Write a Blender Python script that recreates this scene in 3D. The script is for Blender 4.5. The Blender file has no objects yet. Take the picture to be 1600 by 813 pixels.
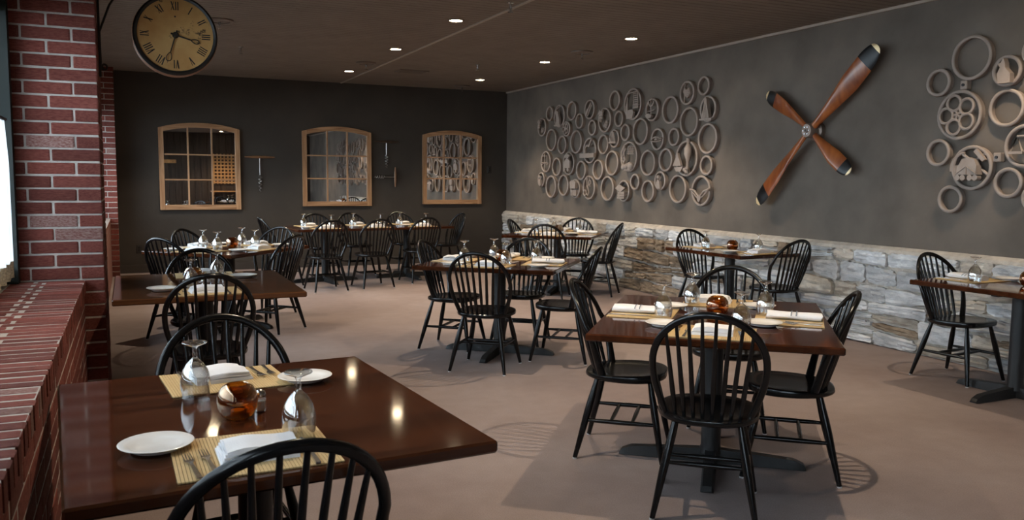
import bpy, math, random
from mathutils import Vector, Matrix
random.seed(7)
PI = math.pi
R = math.radians
SC = bpy.context.scene
COL = SC.collection

# ------------------------------------------------------------------ camera
FPX, PITCH, YAW, ROLL, CAMH = 1309.0, 0.09643, 0.4277, 0.00927, 1.45
fw = Vector((math.sin(YAW)*math.cos(PITCH), math.cos(YAW)*math.cos(PITCH), -math.sin(PITCH)))
rt = Vector((math.cos(YAW), -math.sin(YAW), 0))
up = rt.cross(fw)
r2 = rt*math.cos(ROLL) + up*math.sin(ROLL)
u2 = up*math.cos(ROLL) - rt*math.sin(ROLL)
cam = bpy.data.cameras.new('camera')
cam.sensor_width = 36
cam.lens = FPX/1600*36
cam.clip_start = 0.05
cam.dof.use_dof = True
cam.dof.focus_distance = 5.0
cam.dof.aperture_fstop = 8.0
camo = bpy.data.objects.new('camera', cam)
COL.objects.link(camo)
m = Matrix((r2, u2, -fw)).transposed().to_4x4()
m.translation = Vector((0, 0, CAMH))
camo.matrix_world = m
SC.camera = camo

# ------------------------------------------------------------------ view, world, daylight portals
SC.view_settings.view_transform = 'Standard'
SC.view_settings.look = 'None'
SC.view_settings.gamma = 1
SC.view_settings.exposure = 0.15
SC.view_settings.use_curve_mapping = False
SC.cycles.use_denoising = True
SC.cycles.max_bounces = 8
SC.cycles.sample_clamp_indirect = 6
SC.cycles.caustics_reflective = False
SC.cycles.caustics_refractive = False
W = bpy.data.worlds.new('world'); SC.world = W
W.use_nodes = True
bg = W.node_tree.nodes['Background']
bg.inputs[0].default_value = (0.78, 0.88, 1.0, 1)
bg.inputs[1].default_value = 12.5

XL, XR, YB, YF, ZC = -0.26, 6.10, 13.65, -4.2, 2.97    # knee-wall face, right wall, back wall, wall behind the camera, ceiling
XW = -0.66                                             # window plane
WINDOWS = [(0.5, 5.5), (6.25, 9.5), (9.95, 13.2), (-3.7, 0.0)]      # along Y
WZ0, WZ1, SILL = 0.9, 2.40, 0.835
for (a, b) in WINDOWS:
    l = bpy.data.lights.new('window_portal', 'AREA')
    l.shape = 'RECTANGLE'; l.size = b-a; l.size_y = WZ1-WZ0
    l.cycles.is_portal = True
    o = bpy.data.objects.new('window_portal', l); COL.objects.link(o)
    o.location = (XW-0.09, (a+b)/2, (WZ0+WZ1)/2)
    o.rotation_euler = (R(90), 0, R(90))

SPOT_W = 118.0
SPOT_COL = (1.0, 0.80, 0.58)

# ------------------------------------------------------------------ materials
def new_mat(name):
    mt = bpy.data.materials.new(name); mt.use_nodes = True
    return mt, mt.node_tree.nodes, mt.node_tree.links, mt.node_tree.nodes['Principled BSDF']

def M(name, col, rough=0.5, metal=0.0, var=0.0, vscale=6.0, stretch=(1, 1, 1), bump=0.0, bscale=40.0, spec=0.5,
      coat=0.0, rnd=0.0, col2=None, rvar=0.0, detail=6.0):
    """principled material; var/col2 = noise colour variation, rnd = variation from object to object, bump = fine relief"""
    mt, N, L, P = new_mat(name)
    P.inputs['Roughness'].default_value = rough
    P.inputs['Metallic'].default_value = metal
    P.inputs['Specular IOR Level'].default_value = spec
    P.inputs['Coat Weight'].default_value = coat
    P.inputs['Coat Roughness'].default_value = 0.12
    P.inputs['Base Color'].default_value = (*col, 1)
    tc = N.new('ShaderNodeTexCoord'); mp = N.new('ShaderNodeMapping')
    mp.inputs['Scale'].default_value = stretch
    L.new(tc.outputs['Object'], mp.inputs['Vector'])
    if var or col2:
        nz = N.new('ShaderNodeTexNoise'); nz.inputs['Scale'].default_value = vscale; nz.inputs['Detail'].default_value = detail
        L.new(mp.outputs[0], nz.inputs['Vector'])
        if rnd:
            oi = N.new('ShaderNodeObjectInfo'); ad = N.new('ShaderNodeVectorMath'); ad.operation = 'SCALE'
            cb = N.new('ShaderNodeCombineXYZ')
            for k in range(3): L.new(oi.outputs['Random'], cb.inputs[k])
            L.new(cb.outputs[0], ad.inputs[0]); ad.inputs['Scale'].default_value = 37.0
            a2 = N.new('ShaderNodeVectorMath'); a2.operation = 'ADD'
            L.new(mp.outputs[0], a2.inputs[0]); L.new(ad.outputs[0], a2.inputs[1]); L.new(a2.outputs[0], nz.inputs['Vector'])
        cr = N.new('ShaderNodeValToRGB')
        c2 = col2 if col2 else tuple(min(1, c*(1+var)) for c in col)
        c1 = col if col2 else tuple(c*(1-var) for c in col)
        cr.color_ramp.elements[0].position = 0.32; cr.color_ramp.elements[1].position = 0.68
        cr.color_ramp.elements[0].color = (*c1, 1); cr.color_ramp.elements[1].color = (*c2, 1)
        L.new(nz.outputs['Fac'], cr.inputs[0])
        out = cr.outputs[0]
        if rnd:
            oi2 = N.new('ShaderNodeObjectInfo'); mr = N.new('ShaderNodeMapRange')
            mr.inputs['To Min'].default_value = 1-rnd; mr.inputs['To Max'].default_value = 1+rnd
            L.new(oi2.outputs['Random'], mr.inputs['Value'])
            hs = N.new('ShaderNodeHueSaturation'); L.new(out, hs.inputs['Color']); L.new(mr.outputs[0], hs.inputs['Value'])
            out = hs.outputs[0]
        L.new(out, P.inputs['Base Color'])
        if rvar:
            mr = N.new('ShaderNodeMapRange'); mr.inputs['To Min'].default_value = rough-rvar; mr.inputs['To Max'].default_value = rough+rvar
            L.new(nz.outputs['Fac'], mr.inputs['Value']); L.new(mr.outputs[0], P.inputs['Roughness'])
    if bump:
        nb = N.new('ShaderNodeTexNoise'); nb.inputs['Scale'].default_value = bscale; nb.inputs['Detail'].default_value = 8
        L.new(mp.outputs[0], nb.inputs['Vector'])
        bp = N.new('ShaderNodeBump'); bp.inputs['Strength'].default_value = bump; bp.inputs['Distance'].default_value = 0.02
        L.new(nb.outputs['Fac'], bp.inputs['Height']); L.new(bp.outputs[0], P.inputs['Normal'])
    return mt

def glass_mat(name, tint=(1, 1, 1), f0=0.06, gl=(1, 1, 1)):
    """thin clear glass: see-through head on, mirror-like at a grazing angle"""
    mt, N, L, P = new_mat(name)
    N.remove(P)
    out = N['Material Output']
    tr = N.new('ShaderNodeBsdfTransparent'); tr.inputs[0].default_value = (*tint, 1)
    gs = N.new('ShaderNodeBsdfGlossy'); gs.inputs['Roughness'].default_value = 0.02; gs.inputs[0].default_value = (*gl, 1)
    lw = N.new('ShaderNodeLayerWeight'); lw.inputs[0].default_value = 0.35
    mr = N.new('ShaderNodeMapRange'); mr.inputs['To Min'].default_value = f0; mr.inputs['To Max'].default_value = 1.0
    pw = N.new('ShaderNodeMath'); pw.operation = 'POWER'; pw.inputs[1].default_value = 1.0
    L.new(lw.outputs['Facing'], pw.inputs[0]); L.new(pw.outputs[0], mr.inputs['Value'])
    mx = N.new('ShaderNodeMixShader')
    L.new(mr.outputs[0], mx.inputs[0]); L.new(tr.outputs[0], mx.inputs[1]); L.new(gs.outputs[0], mx.inputs[2])
    L.new(mx.outputs[0], out.inputs[0])
    return mt

def emit_mat(name, col, s):
    mt, N, L, P = new_mat(name)
    P.inputs['Base Color'].default_value = (*col, 1)
    P.inputs['Emission Color'].default_value = (*col, 1); P.inputs['Emission Strength'].default_value = s
    return mt

def brick_tex(name, c1, c2, mortar):
    """brick pattern for wall stretches the photograph does not show"""
    mt, N, L, P = new_mat(name)
    tc = N.new('ShaderNodeTexCoord'); sp = N.new('ShaderNodeSeparateXYZ'); cb = N.new('ShaderNodeCombineXYZ')
    L.new(tc.outputs['Object'], sp.inputs[0]); L.new(sp.outputs['Y'], cb.inputs[0]); L.new(sp.outputs['Z'], cb.inputs[1])
    br = N.new('ShaderNodeTexBrick'); br.inputs['Color1'].default_value = (*c1, 1); br.inputs['Color2'].default_value = (*c2, 1)
    br.inputs['Mortar'].default_value = (*mortar, 1); br.inputs['Scale'].default_value = 1
    br.inputs['Brick Width'].default_value = .254; br.inputs['Row Height'].default_value = .0762; br.inputs['Mortar Size'].default_value = .008
    L.new(cb.outputs[0], br.inputs['Vector']); L.new(br.outputs['Color'], P.inputs['Base Color'])
    P.inputs['Roughness'].default_value = .8
    return mt

def carpet_mat():
    mt, N, L, P = new_mat('carpet')
    tc = N.new('ShaderNodeTexCoord')
    big = N.new('ShaderNodeTexNoise'); big.inputs['Scale'].default_value = .8; big.inputs['Detail'].default_value = 3
    fine = N.new('ShaderNodeTexNoise'); fine.inputs['Scale'].default_value = 160; fine.inputs['Detail'].default_value = 3
    mid = N.new('ShaderNodeTexNoise'); mid.inputs['Scale'].default_value = 9; mid.inputs['Detail'].default_value = 6
    for n in (big, fine, mid): L.new(tc.outputs['Object'], n.inputs['Vector'])
    cr = N.new('ShaderNodeValToRGB'); e = cr.color_ramp.elements
    e[0].position = .35; e[1].position = .65
    e[0].color = (.238, .184, .172, 1); e[1].color = (.302, .247, .236, 1)
    L.new(big.outputs['Fac'], cr.inputs[0])
    def mulr(src, fac, lo, hi):
        mr = N.new('ShaderNodeMapRange'); mr.inputs['To Min'].default_value = lo; mr.inputs['To Max'].default_value = hi
        L.new(fac, mr.inputs['Value'])
        hs = N.new('ShaderNodeHueSaturation'); L.new(src, hs.inputs['Color']); L.new(mr.outputs[0], hs.inputs['Value'])
        return hs.outputs[0]
    c = mulr(cr.outputs[0], fine.outputs['Fac'], .75, 1.25)
    c = mulr(c, mid.outputs['Fac'], .88, 1.12)
    L.new(c, P.inputs['Base Color']); P.inputs['Roughness'].default_value = .92; P.inputs['Specular IOR Level'].default_value = .2
    bp = N.new('ShaderNodeBump'); bp.inputs['Strength'].default_value = .35; bp.inputs['Distance'].default_value = .004
    L.new(fine.outputs['Fac'], bp.inputs['Height']); L.new(bp.outputs[0], P.inputs['Normal'])
    return mt

def wood_mat(name, c1, c2, scale, rough, coat, axis=0, rnd=0.12):
    mt, N, L, P = new_mat(name)
    tc = N.new('ShaderNodeTexCoord'); mp = N.new('ShaderNodeMapping')
    s = [scale*1.0]*3; s[axis] = scale*.08
    mp.inputs['Scale'].default_value = s
    L.new(tc.outputs['Object'], mp.inputs[0])
    oi = N.new('ShaderNodeObjectInfo'); mm = N.new('ShaderNodeMath'); mm.operation = 'MULTIPLY'; mm.inputs[1].default_value = 23
    L.new(oi.outputs['Random'], mm.inputs[0])
    nz = N.new('ShaderNodeTexNoise'); nz.noise_dimensions = '4D'; nz.inputs['Scale'].default_value = 1.0; nz.inputs['Detail'].default_value = 8; nz.inputs['Distortion'].default_value = 1.2
    L.new(mp.outputs[0], nz.inputs['Vector']); L.new(mm.outputs[0], nz.inputs['W'])
    cr = N.new('ShaderNodeValToRGB'); e = cr.color_ramp.elements
    e[0].position = .33; e[1].position = .7; e[0].color = (*c1, 1); e[1].color = (*c2, 1)
    L.new(nz.outputs['Fac'], cr.inputs[0])
    mr = N.new('ShaderNodeMapRange'); mr.inputs['To Min'].default_value = 1-rnd; mr.inputs['To Max'].default_value = 1+rnd
    L.new(oi.outputs['Random'], mr.inputs['Value'])
    hs = N.new('ShaderNodeHueSaturation'); L.new(cr.outputs[0], hs.inputs['Color']); L.new(mr.outputs[0], hs.inputs['Value'])
    L.new(hs.outputs[0], P.inputs['Base Color'])
    P.inputs['Roughness'].default_value = rough; P.inputs['Coat Weight'].default_value = coat; P.inputs['Coat Roughness'].default_value = .04
    P.inputs['Specular IOR Level'].default_value = .4
    bp = N.new('ShaderNodeBump'); bp.inputs['Strength'].default_value = .006; bp.inputs['Distance'].default_value = .01
    L.new(nz.outputs['Fac'], bp.inputs['Height']); L.new(bp.outputs[0], P.inputs['Normal'])
    return mt

def clockface_mat():
    mt, N, L, P = new_mat('clock_paper')
    tc = N.new('ShaderNodeTexCoord')
    n1 = N.new('ShaderNodeTexNoise'); n1.inputs['Scale'].default_value = 5; n1.inputs['Detail'].default_value = 8
    n2 = N.new('ShaderNodeTexNoise'); n2.inputs['Scale'].default_value = 9; n2.inputs['Detail'].default_value = 10; n2.inputs['Roughness'].default_value = .7
    for n in (n1, n2): L.new(tc.outputs['Object'], n.inputs['Vector'])
    cr = N.new('ShaderNodeValToRGB'); e = cr.color_ramp.elements
    e[0].position = .3; e[1].position = .7; e[0].color = (.42, .20, .05, 1); e[1].color = (.64, .40, .15, 1)
    L.new(n1.outputs['Fac'], cr.inputs[0])
    c2 = N.new('ShaderNodeValToRGB'); e = c2.color_ramp.elements
    e[0].position = .585; e[1].position = .64; e[0].color = (0, 0, 0, 1); e[1].color = (1, 1, 1, 1)
    L.new(n2.outputs['Fac'], c2.inputs[0])
    mx = N.new('ShaderNodeMix'); mx.data_type = 'RGBA'
    L.new(c2.outputs[0], mx.inputs[0]); L.new(cr.outputs[0], mx.inputs[6]); mx.inputs[7].default_value = (.06, .035, .015, 1)
    L.new(mx.outputs[2], P.inputs['Base Color']); P.inputs['Roughness'].default_value = .6
    return mt

def curtain_mat():
    mt, N, L, P = new_mat('sheer_fabric')
    N.remove(P)
    d = N.new('ShaderNodeBsdfDiffuse'); d.inputs[0].default_value = (.85, .85, .85, 1)
    t = N.new('ShaderNodeBsdfTranslucent'); t.inputs[0].default_value = (.66, .67, .69, 1)
    tr = N.new('ShaderNodeBsdfTransparent')
    m1 = N.new('ShaderNodeMixShader'); m1.inputs[0].default_value = .65
    L.new(d.outputs[0], m1.inputs[1]); L.new(t.outputs[0], m1.inputs[2])
    m2 = N.new('ShaderNodeMixShader'); m2.inputs[0].default_value = .22
    L.new(m1.outputs[0], m2.inputs[1]); L.new(tr.outputs[0], m2.inputs[2])
    L.new(m2.outputs[0], N['Material Output'].inputs[0])
    return mt

MAT = dict(
    carpet=carpet_mat(),
    ceil=M('painted_beadboard', (.19, .15, .12), .6, var=.1, vscale=3),
    ceil_trim=M('ceiling_trim_paint', (.40, .33, .27), .6, var=.05),
    back=M('charcoal_brown_plaster', (.043, .0355, .0285), .75, var=.15, vscale=2, bump=.08, bscale=30),
    right=M('taupe_plaster', (.128, .105, .086),   .8, var=.22, vscale=2.2, bump=.12, bscale=14),
    base=M('dark_baseboard', (.05, .042, .036), .5, var=.1),
    brick=M('red_brick', (.155, .036, .028), .8, vscale=9, rnd=.3, col2=(.245, .075, .056), bump=.5, bscale=55, spec=.3),
    brick2=M('whitewashed_brick', (.19, .06, .048), .8, vscale=16, rnd=.2, col2=(.40, .26, .23), bump=.5, bscale=55, spec=.3),
    mortar=M('mortar', (.50, .45, .41), .9, var=.18, vscale=14, bump=.4, bscale=60),
    sillmortar=M('sill_mortar', (.46, .41, .37), .9, var=.18, vscale=14, bump=.4, bscale=60),
    btex=brick_tex('brick_wall', (.22, .07, .05), (.24, .08, .06), (.22, .17, .14)),
    stone=M('grey_ledge_stone', (.40, .41, .42), .85, vscale=6, stretch=(1, 1, 1.8), rnd=.30, col2=(.68, .69, .70), bump=1.0, bscale=16, spec=.3),
    stone_t=M('tan_ledge_stone', (.38, .33, .27), .85, vscale=6, stretch=(1, 1, 1.8), rnd=.26, col2=(.60, .55, .48), bump=1.0, bscale=16, spec=.3),
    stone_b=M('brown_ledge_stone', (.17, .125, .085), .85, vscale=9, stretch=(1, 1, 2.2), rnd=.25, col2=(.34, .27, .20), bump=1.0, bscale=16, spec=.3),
    smortar=M('stone_mortar', (.50, .45, .39), .95, var=.2, vscale=10, bump=.6, bscale=40),
    black=M('black_lacquer', (.006, .0058, .006), .2, spec=.32, var=.2, vscale=20),
    castiron=M('black_cast_iron', (.014, .014, .015), .5, bump=.1, bscale=60, spec=.4),
    glide=M('white_nylon', (.6, .6, .6), .5),
    iron=M('wrought_iron', (.018, .016, .015), .5, bump=.2, bscale=70),
    table=wood_mat('stained_table_wood', (.024, .007, .003), (.072, .022, .0085), 9, .07, 0, axis=0),
    table2=wood_mat('walnut_table_wood', (.045, .017, .007), (.15, .058, .022), 11, .08, 0, axis=0),
    pine=wood_mat('weathered_pine', (.27, .14, .068), (.52, .31, .17), 22, .5, .1, axis=2),
    pine_x=wood_mat('weathered_pine_rail', (.27, .14, .068), (.52, .31, .17), 22, .5, .1, axis=0),
    lattice=wood_mat('honey_pine_lattice', (.42, .20, .07), (.62, .33, .13), 14, .5, .1, axis=2),
    timber=wood_mat('dark_timber', (.03, .018, .011), (.07, .042, .026), 10, .6, 0, axis=2),
    prop=wood_mat('mahogany_propeller', (.16, .035, .010), (.40, .12, .03), 7, .3, .25, axis=2, rnd=.05),
    proptip=M('black_tip_paint', (.006, .006, .007), .3, spec=.3),
    brass=M('brass_tip', (.75, .58, .33), .4, metal=.4),
    dsteel=M('dark_steel', (.42, .40, .38), .38, metal=1),
    corkwood=wood_mat('turned_handle_wood', (.16, .075, .035), (.34, .18, .085), 14, .4, .1, axis=0),
    steel=M('steel', (.55, .55, .55), .25, metal=1),
    hubmetal=M('aged_hub_metal', (.26, .2, .17), .45, metal=.5, var=.2, vscale=20),
    ring=M('clay_ring', (.31, .255, .222), .75, var=.1, vscale=9, bump=.1, bscale=50),
    mirror=M('mirror_glass', (.90, .90, .90), .01, metal=1),
    glass=glass_mat('clear_glass', (.97, .98, .98), .12),
    pane=glass_mat('window_glass', (.92, .95, .95), .05),
    amber=glass_mat('amber_glass', (.74, .47, .17), .05, (1, .85, .65)),
    white=M('glazed_china', (.82, .80, .77), .18, spec=.5),
    napkin=M('white_linen', (.82, .82, .84), .85, bump=.25, bscale=220, spec=.2),
    band=M('grey_napkin_print', (.22, .25, .30), .85),
    mat=M('bamboo_mat', (.50, .33, .14), .7, vscale=60, stretch=(1, 20, 1), col2=(.66, .48, .24)),
    matthread=M('mat_thread', (.17, .11, .05), .8),
    wax=M('candle_wax', (.85, .78, .62), .5),
    salt=M('salt', (.85, .85, .84), .9, bump=.3, bscale=300),
    copper=M('copper_rim', (.42, .20, .11), .35, metal=.7),
    clockblack=M('clock_case_paint', (.012, .011, .010), .35),
    clockface=clockface_mat(),
    ink=M('dial_ink', (.018, .013, .009), .6),
    green=M('dark_green_window_paint', (.005, .011, .009), .5),
    curtain=curtain_mat(),
    lace=M('lace_trim', (.55, .50, .38), .9, var=.3, vscale=90, bump=.5, bscale=150),
    plate=M('brown_metal_plate', (.16, .125, .10), .5),
    dplate=M('dark_switch_plate', (.03, .027, .024), .4),
    lamp=emit_mat('downlight_lens', (1.0, .80, .52), 60.0),
    ground=M('outdoor_paving', (.13, .13, .125), .9, var=.1),
)

# ------------------------------------------------------------------ mesh builder
class MB:
    def __init__(s): s.v = []; s.f = []
    def add(s, vs, fs):
        n = len(s.v); s.v += [tuple(p) for p in vs]; s.f += [tuple(i+n for i in f) for f in fs]; return s
    def box(s, c, d, rz=0.0):
        x, y, z = (k/2 for k in d); ca, sa = math.cos(rz), math.sin(rz)
        vs = []
        for dz in (-z, z):
            for dx, dy in ((-x, -y), (x, -y), (x, y), (-x, y)):
                vs.append((c[0]+dx*ca-dy*sa, c[1]+dx*sa+dy*ca, c[2]+dz))
        return s.add(vs, [(3, 2, 1, 0), (4, 5, 6, 7), (0, 1, 5, 4), (1, 2, 6, 5), (2, 3, 7, 6), (3, 0, 4, 7)])
    def cbox(s, c, d, b):
        """box with chamfered edges"""
        h = [k/2 for k in d]; idx = {}; vs = []
        for sx in (-1, 1):
            for sy in (-1, 1):
                for sz in (-1, 1):
                    sg = (sx, sy, sz)
                    for ax in range(3):
                        p = [c[k]+sg[k]*(h[k]-(0 if k == ax else b)) for k in range(3)]
                        idx[(sg, ax)] = len(vs); vs.append(p)
        fs = []
        for ax in range(3):
            o1, o2 = [k for k in range(3) if k != ax]
            for sv in (-1, 1):
                q = []
                for a_, b_ in ((-1, -1), (1, -1), (1, 1), (-1, 1)):
                    g = [0]*3; g[ax] = sv; g[o1] = a_; g[o2] = b_; q.append(idx[(tuple(g), ax)])
                fs.append(q)
            for a_ in (-1, 1):
                for b_ in (-1, 1):
                    g0 = [0]*3; g1 = [0]*3
                    g0[ax] = -1; g1[ax] = 1; g0[o1] = g1[o1] = a_; g0[o2] = g1[o2] = b_
                    fs.append([idx[(tuple(g0), o1)], idx[(tuple(g1), o1)], idx[(tuple(g1), o2)], idx[(tuple(g0), o2)]])
        for sx in (-1, 1):
            for sy in (-1, 1):
                for sz in (-1, 1): fs.append([idx[((sx, sy, sz), k)] for k in range(3)])
        return s.add(vs, fs)
    def tube(s, pts, rad, n=8, closed=False, flat=None, ref=None, cap=True):
        """tube along pts; rad = one radius or a list; flat=(a,b) multiplies the two section axes, ref = fixed side axis"""
        P = [Vector(p) for p in pts]; k = len(P)
        rs = rad if isinstance(rad, (list, tuple)) else [rad]*k
        base = len(s.v); prev = None
        for i in range(k):
            if closed: t = P[(i+1) % k]-P[i-1]
            else: t = P[min(i+1, k-1)]-P[max(i-1, 0)]
            t.normalize()
            if ref is not None: a = Vector(ref)
            elif prev is not None: a = prev
            else: a = Vector((0, 0, 1)) if abs(t.z) < .9 else Vector((1, 0, 0))
            a = (a-t*a.dot(t)).normalized(); b = t.cross(a); prev = a
            r = rs[i]
            ra, rb = r if isinstance(r, tuple) else (r*(flat[0] if flat else 1), r*(flat[1] if flat else 1))
            for j in range(n):
                w = 2*PI*(j+.5)/n
                s.v.append(tuple(P[i]+a*(math.cos(w)*ra)+b*(math.sin(w)*rb)))
        m_ = k if closed else k-1
        for i in range(m_):
            i2 = (i+1) % k
            for j in range(n):
                j2 = (j+1) % n
                s.f.append((base+i*n+j, base+i*n+j2, base+i2*n+j2, base+i2*n+j))
        if not closed and cap:
            s.f.append(tuple(base+j for j in range(n))[::-1]); s.f.append(tuple(base+(k-1)*n+j for j in range(n)))
        return s
    def lathe(s, prof, n=24, c=(0, 0, 0), axis='z', closed=False, cap=True):
        """turn a (radius, height) profile about an axis"""
        base = len(s.v); k = len(prof)
        for (r, h) in prof:
            for j in range(n):
                w = 2*PI*j/n; a, b = r*math.cos(w), r*math.sin(w)
                p = (a, b, h) if axis == 'z' else ((a, h, b) if axis == 'y' else (h, a, b))
                s.v.append((c[0]+p[0], c[1]+p[1], c[2]+p[2]))
        for i in range(k if closed else k-1):
            i2 = (i+1) % k
            for j in range(n):
                j2 = (j+1) % n
                s.f.append((base+i*n+j, base+i*n+j2, base+i2*n+j2, base+i2*n+j))
        if not closed and cap:
            if prof[0][0] > 1e-6: s.f.append(tuple(base+j for j in range(n))[::-1])
            if prof[-1][0] > 1e-6: s.f.append(tuple(base+(k-1)*n+j for j in range(n)))
        return s
    def prism(s, out, a, b, plane='xy'):
        """extrude a 2-D outline from a to b along the axis normal to plane"""
        n = len(out)
        def mk(p, h): return (p[0], p[1], h) if plane == 'xy' else ((p[0], h, p[1]) if plane == 'xz' else (h, p[0], p[1]))
        vs = [mk(p, a) for p in out]+[mk(p, b) for p in out]
        fs = [tuple(range(n))[::-1], tuple(range(n, 2*n))]+[(i, (i+1) % n, n+(i+1) % n, n+i) for i in range(n)]
        return s.add(vs, fs)
    def sphere(s, c, r, n=8, sq=(1, 1, 1)):
        pr = [(math.sin(PI*i/n)*r, -math.cos(PI*i/n)*r) for i in range(n+1)]
        b = len(s.v); s.lathe([(max(a, 1e-4), h) for a, h in pr], n*2)
        for i in range(b, len(s.v)):
            p = s.v[i]; s.v[i] = (c[0]+p[0]*sq[0], c[1]+p[1]*sq[1], c[2]+p[2]*sq[2])
        return s
    def mesh(s, name, mat, angle=35):
        me = bpy.data.meshes.new(name); me.from_pydata(s.v, [], s.f)
        me.materials.append(MAT[mat] if isinstance(mat, str) else mat)
        import bmesh
        bm = bmesh.new(); bm.from_mesh(me); bmesh.ops.recalc_face_normals(bm, faces=bm.faces); bm.to_mesh(me); bm.free()
        if angle:
            me.polygons.foreach_set('use_smooth', [True]*len(me.polygons)); me.set_sharp_from_angle(angle=R(angle))
        me.update(); return me
    def build(s, name, mat, parent=None, angle=35):
        return obj(name, s.mesh(name, mat, angle), parent)

def obj(name, me, parent=None, loc=None, scale=None, rot=None):
    o = bpy.data.objects.new(name, me); COL.objects.link(o); o.parent = parent
    if loc is not None: o.location = loc
    if scale is not None: o.scale = scale
    if rot is not None: o.rotation_euler = rot
    return o
def tag(o, label, cat, group=None):
    o['label'] = label; o['category'] = cat
    if group: o['group'] = group
    return o
def thing(name, label, cat, loc=(0, 0, 0), rz=0.0, group=None):
    return tag(obj(name, None, None, loc, None, (0, 0, rz)), label, cat, group)
def struct(o, label=None):
    o['kind'] = 'structure'
    if label: o['label'] = label
    return o
def dup(root, loc, rz, label, group=None):
    r = root.copy(); COL.objects.link(r); r.location = loc; r.rotation_euler = (0, 0, rz)
    r['label'] = label
    if group: r['group'] = group
    for ch in list(root.children):
        c = ch.copy(); COL.objects.link(c); c.parent = r
        for g in list(ch.children):
            d = g.copy(); COL.objects.link(d); d.parent = c
    return r

# ------------------------------------------------------------------ room shell
struct(MB().box(((XR+XW)/2, (YB+YF)/2, -.05), (XR-XW+.8, YB-YF+.6, .1)).build('floor', 'carpet', angle=0), 'taupe carpet floor of the dining room')
# beadboard ceiling: narrow boards running across the room, grooves between them
cb = MB(); pitch = .1; y = YF-.2; prof = []
while y < YB+.2:
    prof += [(y, ZC), (y+pitch-.014, ZC), (y+pitch-.011, ZC+.008), (y+pitch-.003, ZC+.008)]; y += pitch
prof += [(y, ZC), (y, ZC+.1), (YF-.2, ZC+.1)]
cb.prism(prof, XW-.35, XR+.3, plane='yz')
ceil = struct(cb.build('ceiling', 'ceil', angle=0), 'brown beadboard ceiling')
struct(MB().box((3.16, (YB+YF)/2, ZC-.004), (.028, YB-YF, .012)).build('trim_1', 'ceil_trim', angle=0), 'narrow pale seam strip across the ceiling')
struct(MB().box((XR-.012, (YB+YF)/2, ZC-.012), (.024, YB-YF, .024)).build('trim_2', 'ceil_trim', angle=0), 'thin pale trim where ceiling meets the plaster wall')
struct(MB().box(((XR+XW)/2, YB+.1, ZC/2), (XR-XW+.9, .2, ZC)).build('wall_back', 'back', angle=0), 'dark charcoal brown wall with the arched mirrors')
struct(MB().box((XR+.1, (YB+YF)/2, ZC/2), (.2, YB-YF+.4, ZC)).build('wall_right', 'right', angle=0), 'taupe plaster wall above the stone wainscot')
bb = MB().box(((XR+XL)/2, YB-.012, .055), (XR-XL, .024, .11)).box(((XR+XL)/2, YB-.008, .118), (XR-XL, .016, .016))
struct(bb.build('baseboard_back', 'base', angle=0), 'dark baseboard below the mirrors')

# wall behind the camera: dark upright timber boards (seen in the mirrors)
wf = struct(MB().box(((XR+XW)/2, YF-.12, ZC/2), (XR-XW+.9, .2, ZC)).build('wall_front', 'timber', angle=0), 'dark timber wall facing the mirrors')
bm_ = MB().cbox((0, 0, 0), (.20, .03, ZC), .006).mesh('plank', 'timber', 0)
x = XW+.1
while x < XR:
    obj('plank', bm_, wf, (x, YF-.01, ZC/2)); x += .212

# ------------------------------------------------------------------ brick: left wall, pillars, sill
BL, BH = .254, .0762
J = .011
unit = {}
for k in ('brick', 'brick2'):
    unit[k] = MB().cbox((0, 0, 0), (1, 1, 1), .035).mesh('brick', k, 0)
def brick(parent, x0, x1, y0, y1, z0, z1):
    k = 'brick2' if random.random() < .05 else 'brick'
    j = .0035
    o = obj('brick', unit[k], parent, ((x0+x1)/2+random.uniform(-j, j)*.4, (y0+y1)/2+random.uniform(-j, j)*.6, (z0+z1)/2+random.uniform(-j, j)*.3),
            (x1-x0, y1-y0, z1-z0), (random.uniform(-.006, .006), random.uniform(-.006, .006), random.uniform(-.006, .006)))
    return o
def pillar(name, x0, x1, y0, y1, label, side=True, z0=0.0):
    core = struct(MB().box(((x0+x1)/2-.002, (y0+y1)/2, ZC/2), (x1-x0-.006, y1-y0-.010, ZC)).build(name, 'mortar', angle=0), label)
    rows = int(ZC/BH)+1
    for r in range(rows):
        a, b = r*BH+J/2, min((r+1)*BH-J/2, ZC)
        if b-a < .02: continue
        # front face, laid from the free edge (x1) towards the window
        x = x1; first = True
        while x > x0+.02:
            w = BL/2 if (first and r % 2) else BL
            xa = max(x-w, x0)
            dep = .1
            brick(core, xa+(J/2 if xa > x0 else 0), x-(0 if first else J/2), y0, y0+dep-J/2, a, b)
            x -= w; first = False
        # side face
        if side:
            y = y0+.1 if r % 2 == 0 else y0+.1
            first = True; off = BL*.5 if r % 2 else BL*.9
            while y < y1-.03:
                w = off if first else BL
                yb = min(y+w, y1)
                brick(core, x1-.1, x1, y+J/2, yb-J/2, a, b)
                y += w; first = False
    return core
pillar('brick_pillar', XW, -.15, 5.5, 6.2, 'red brick pillar that carries the round clock')
pillar('brick_pillar', XW, -.16, 13.22, YB, 'narrow red brick pillar in the corner by the dark wall', side=False)
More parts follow.
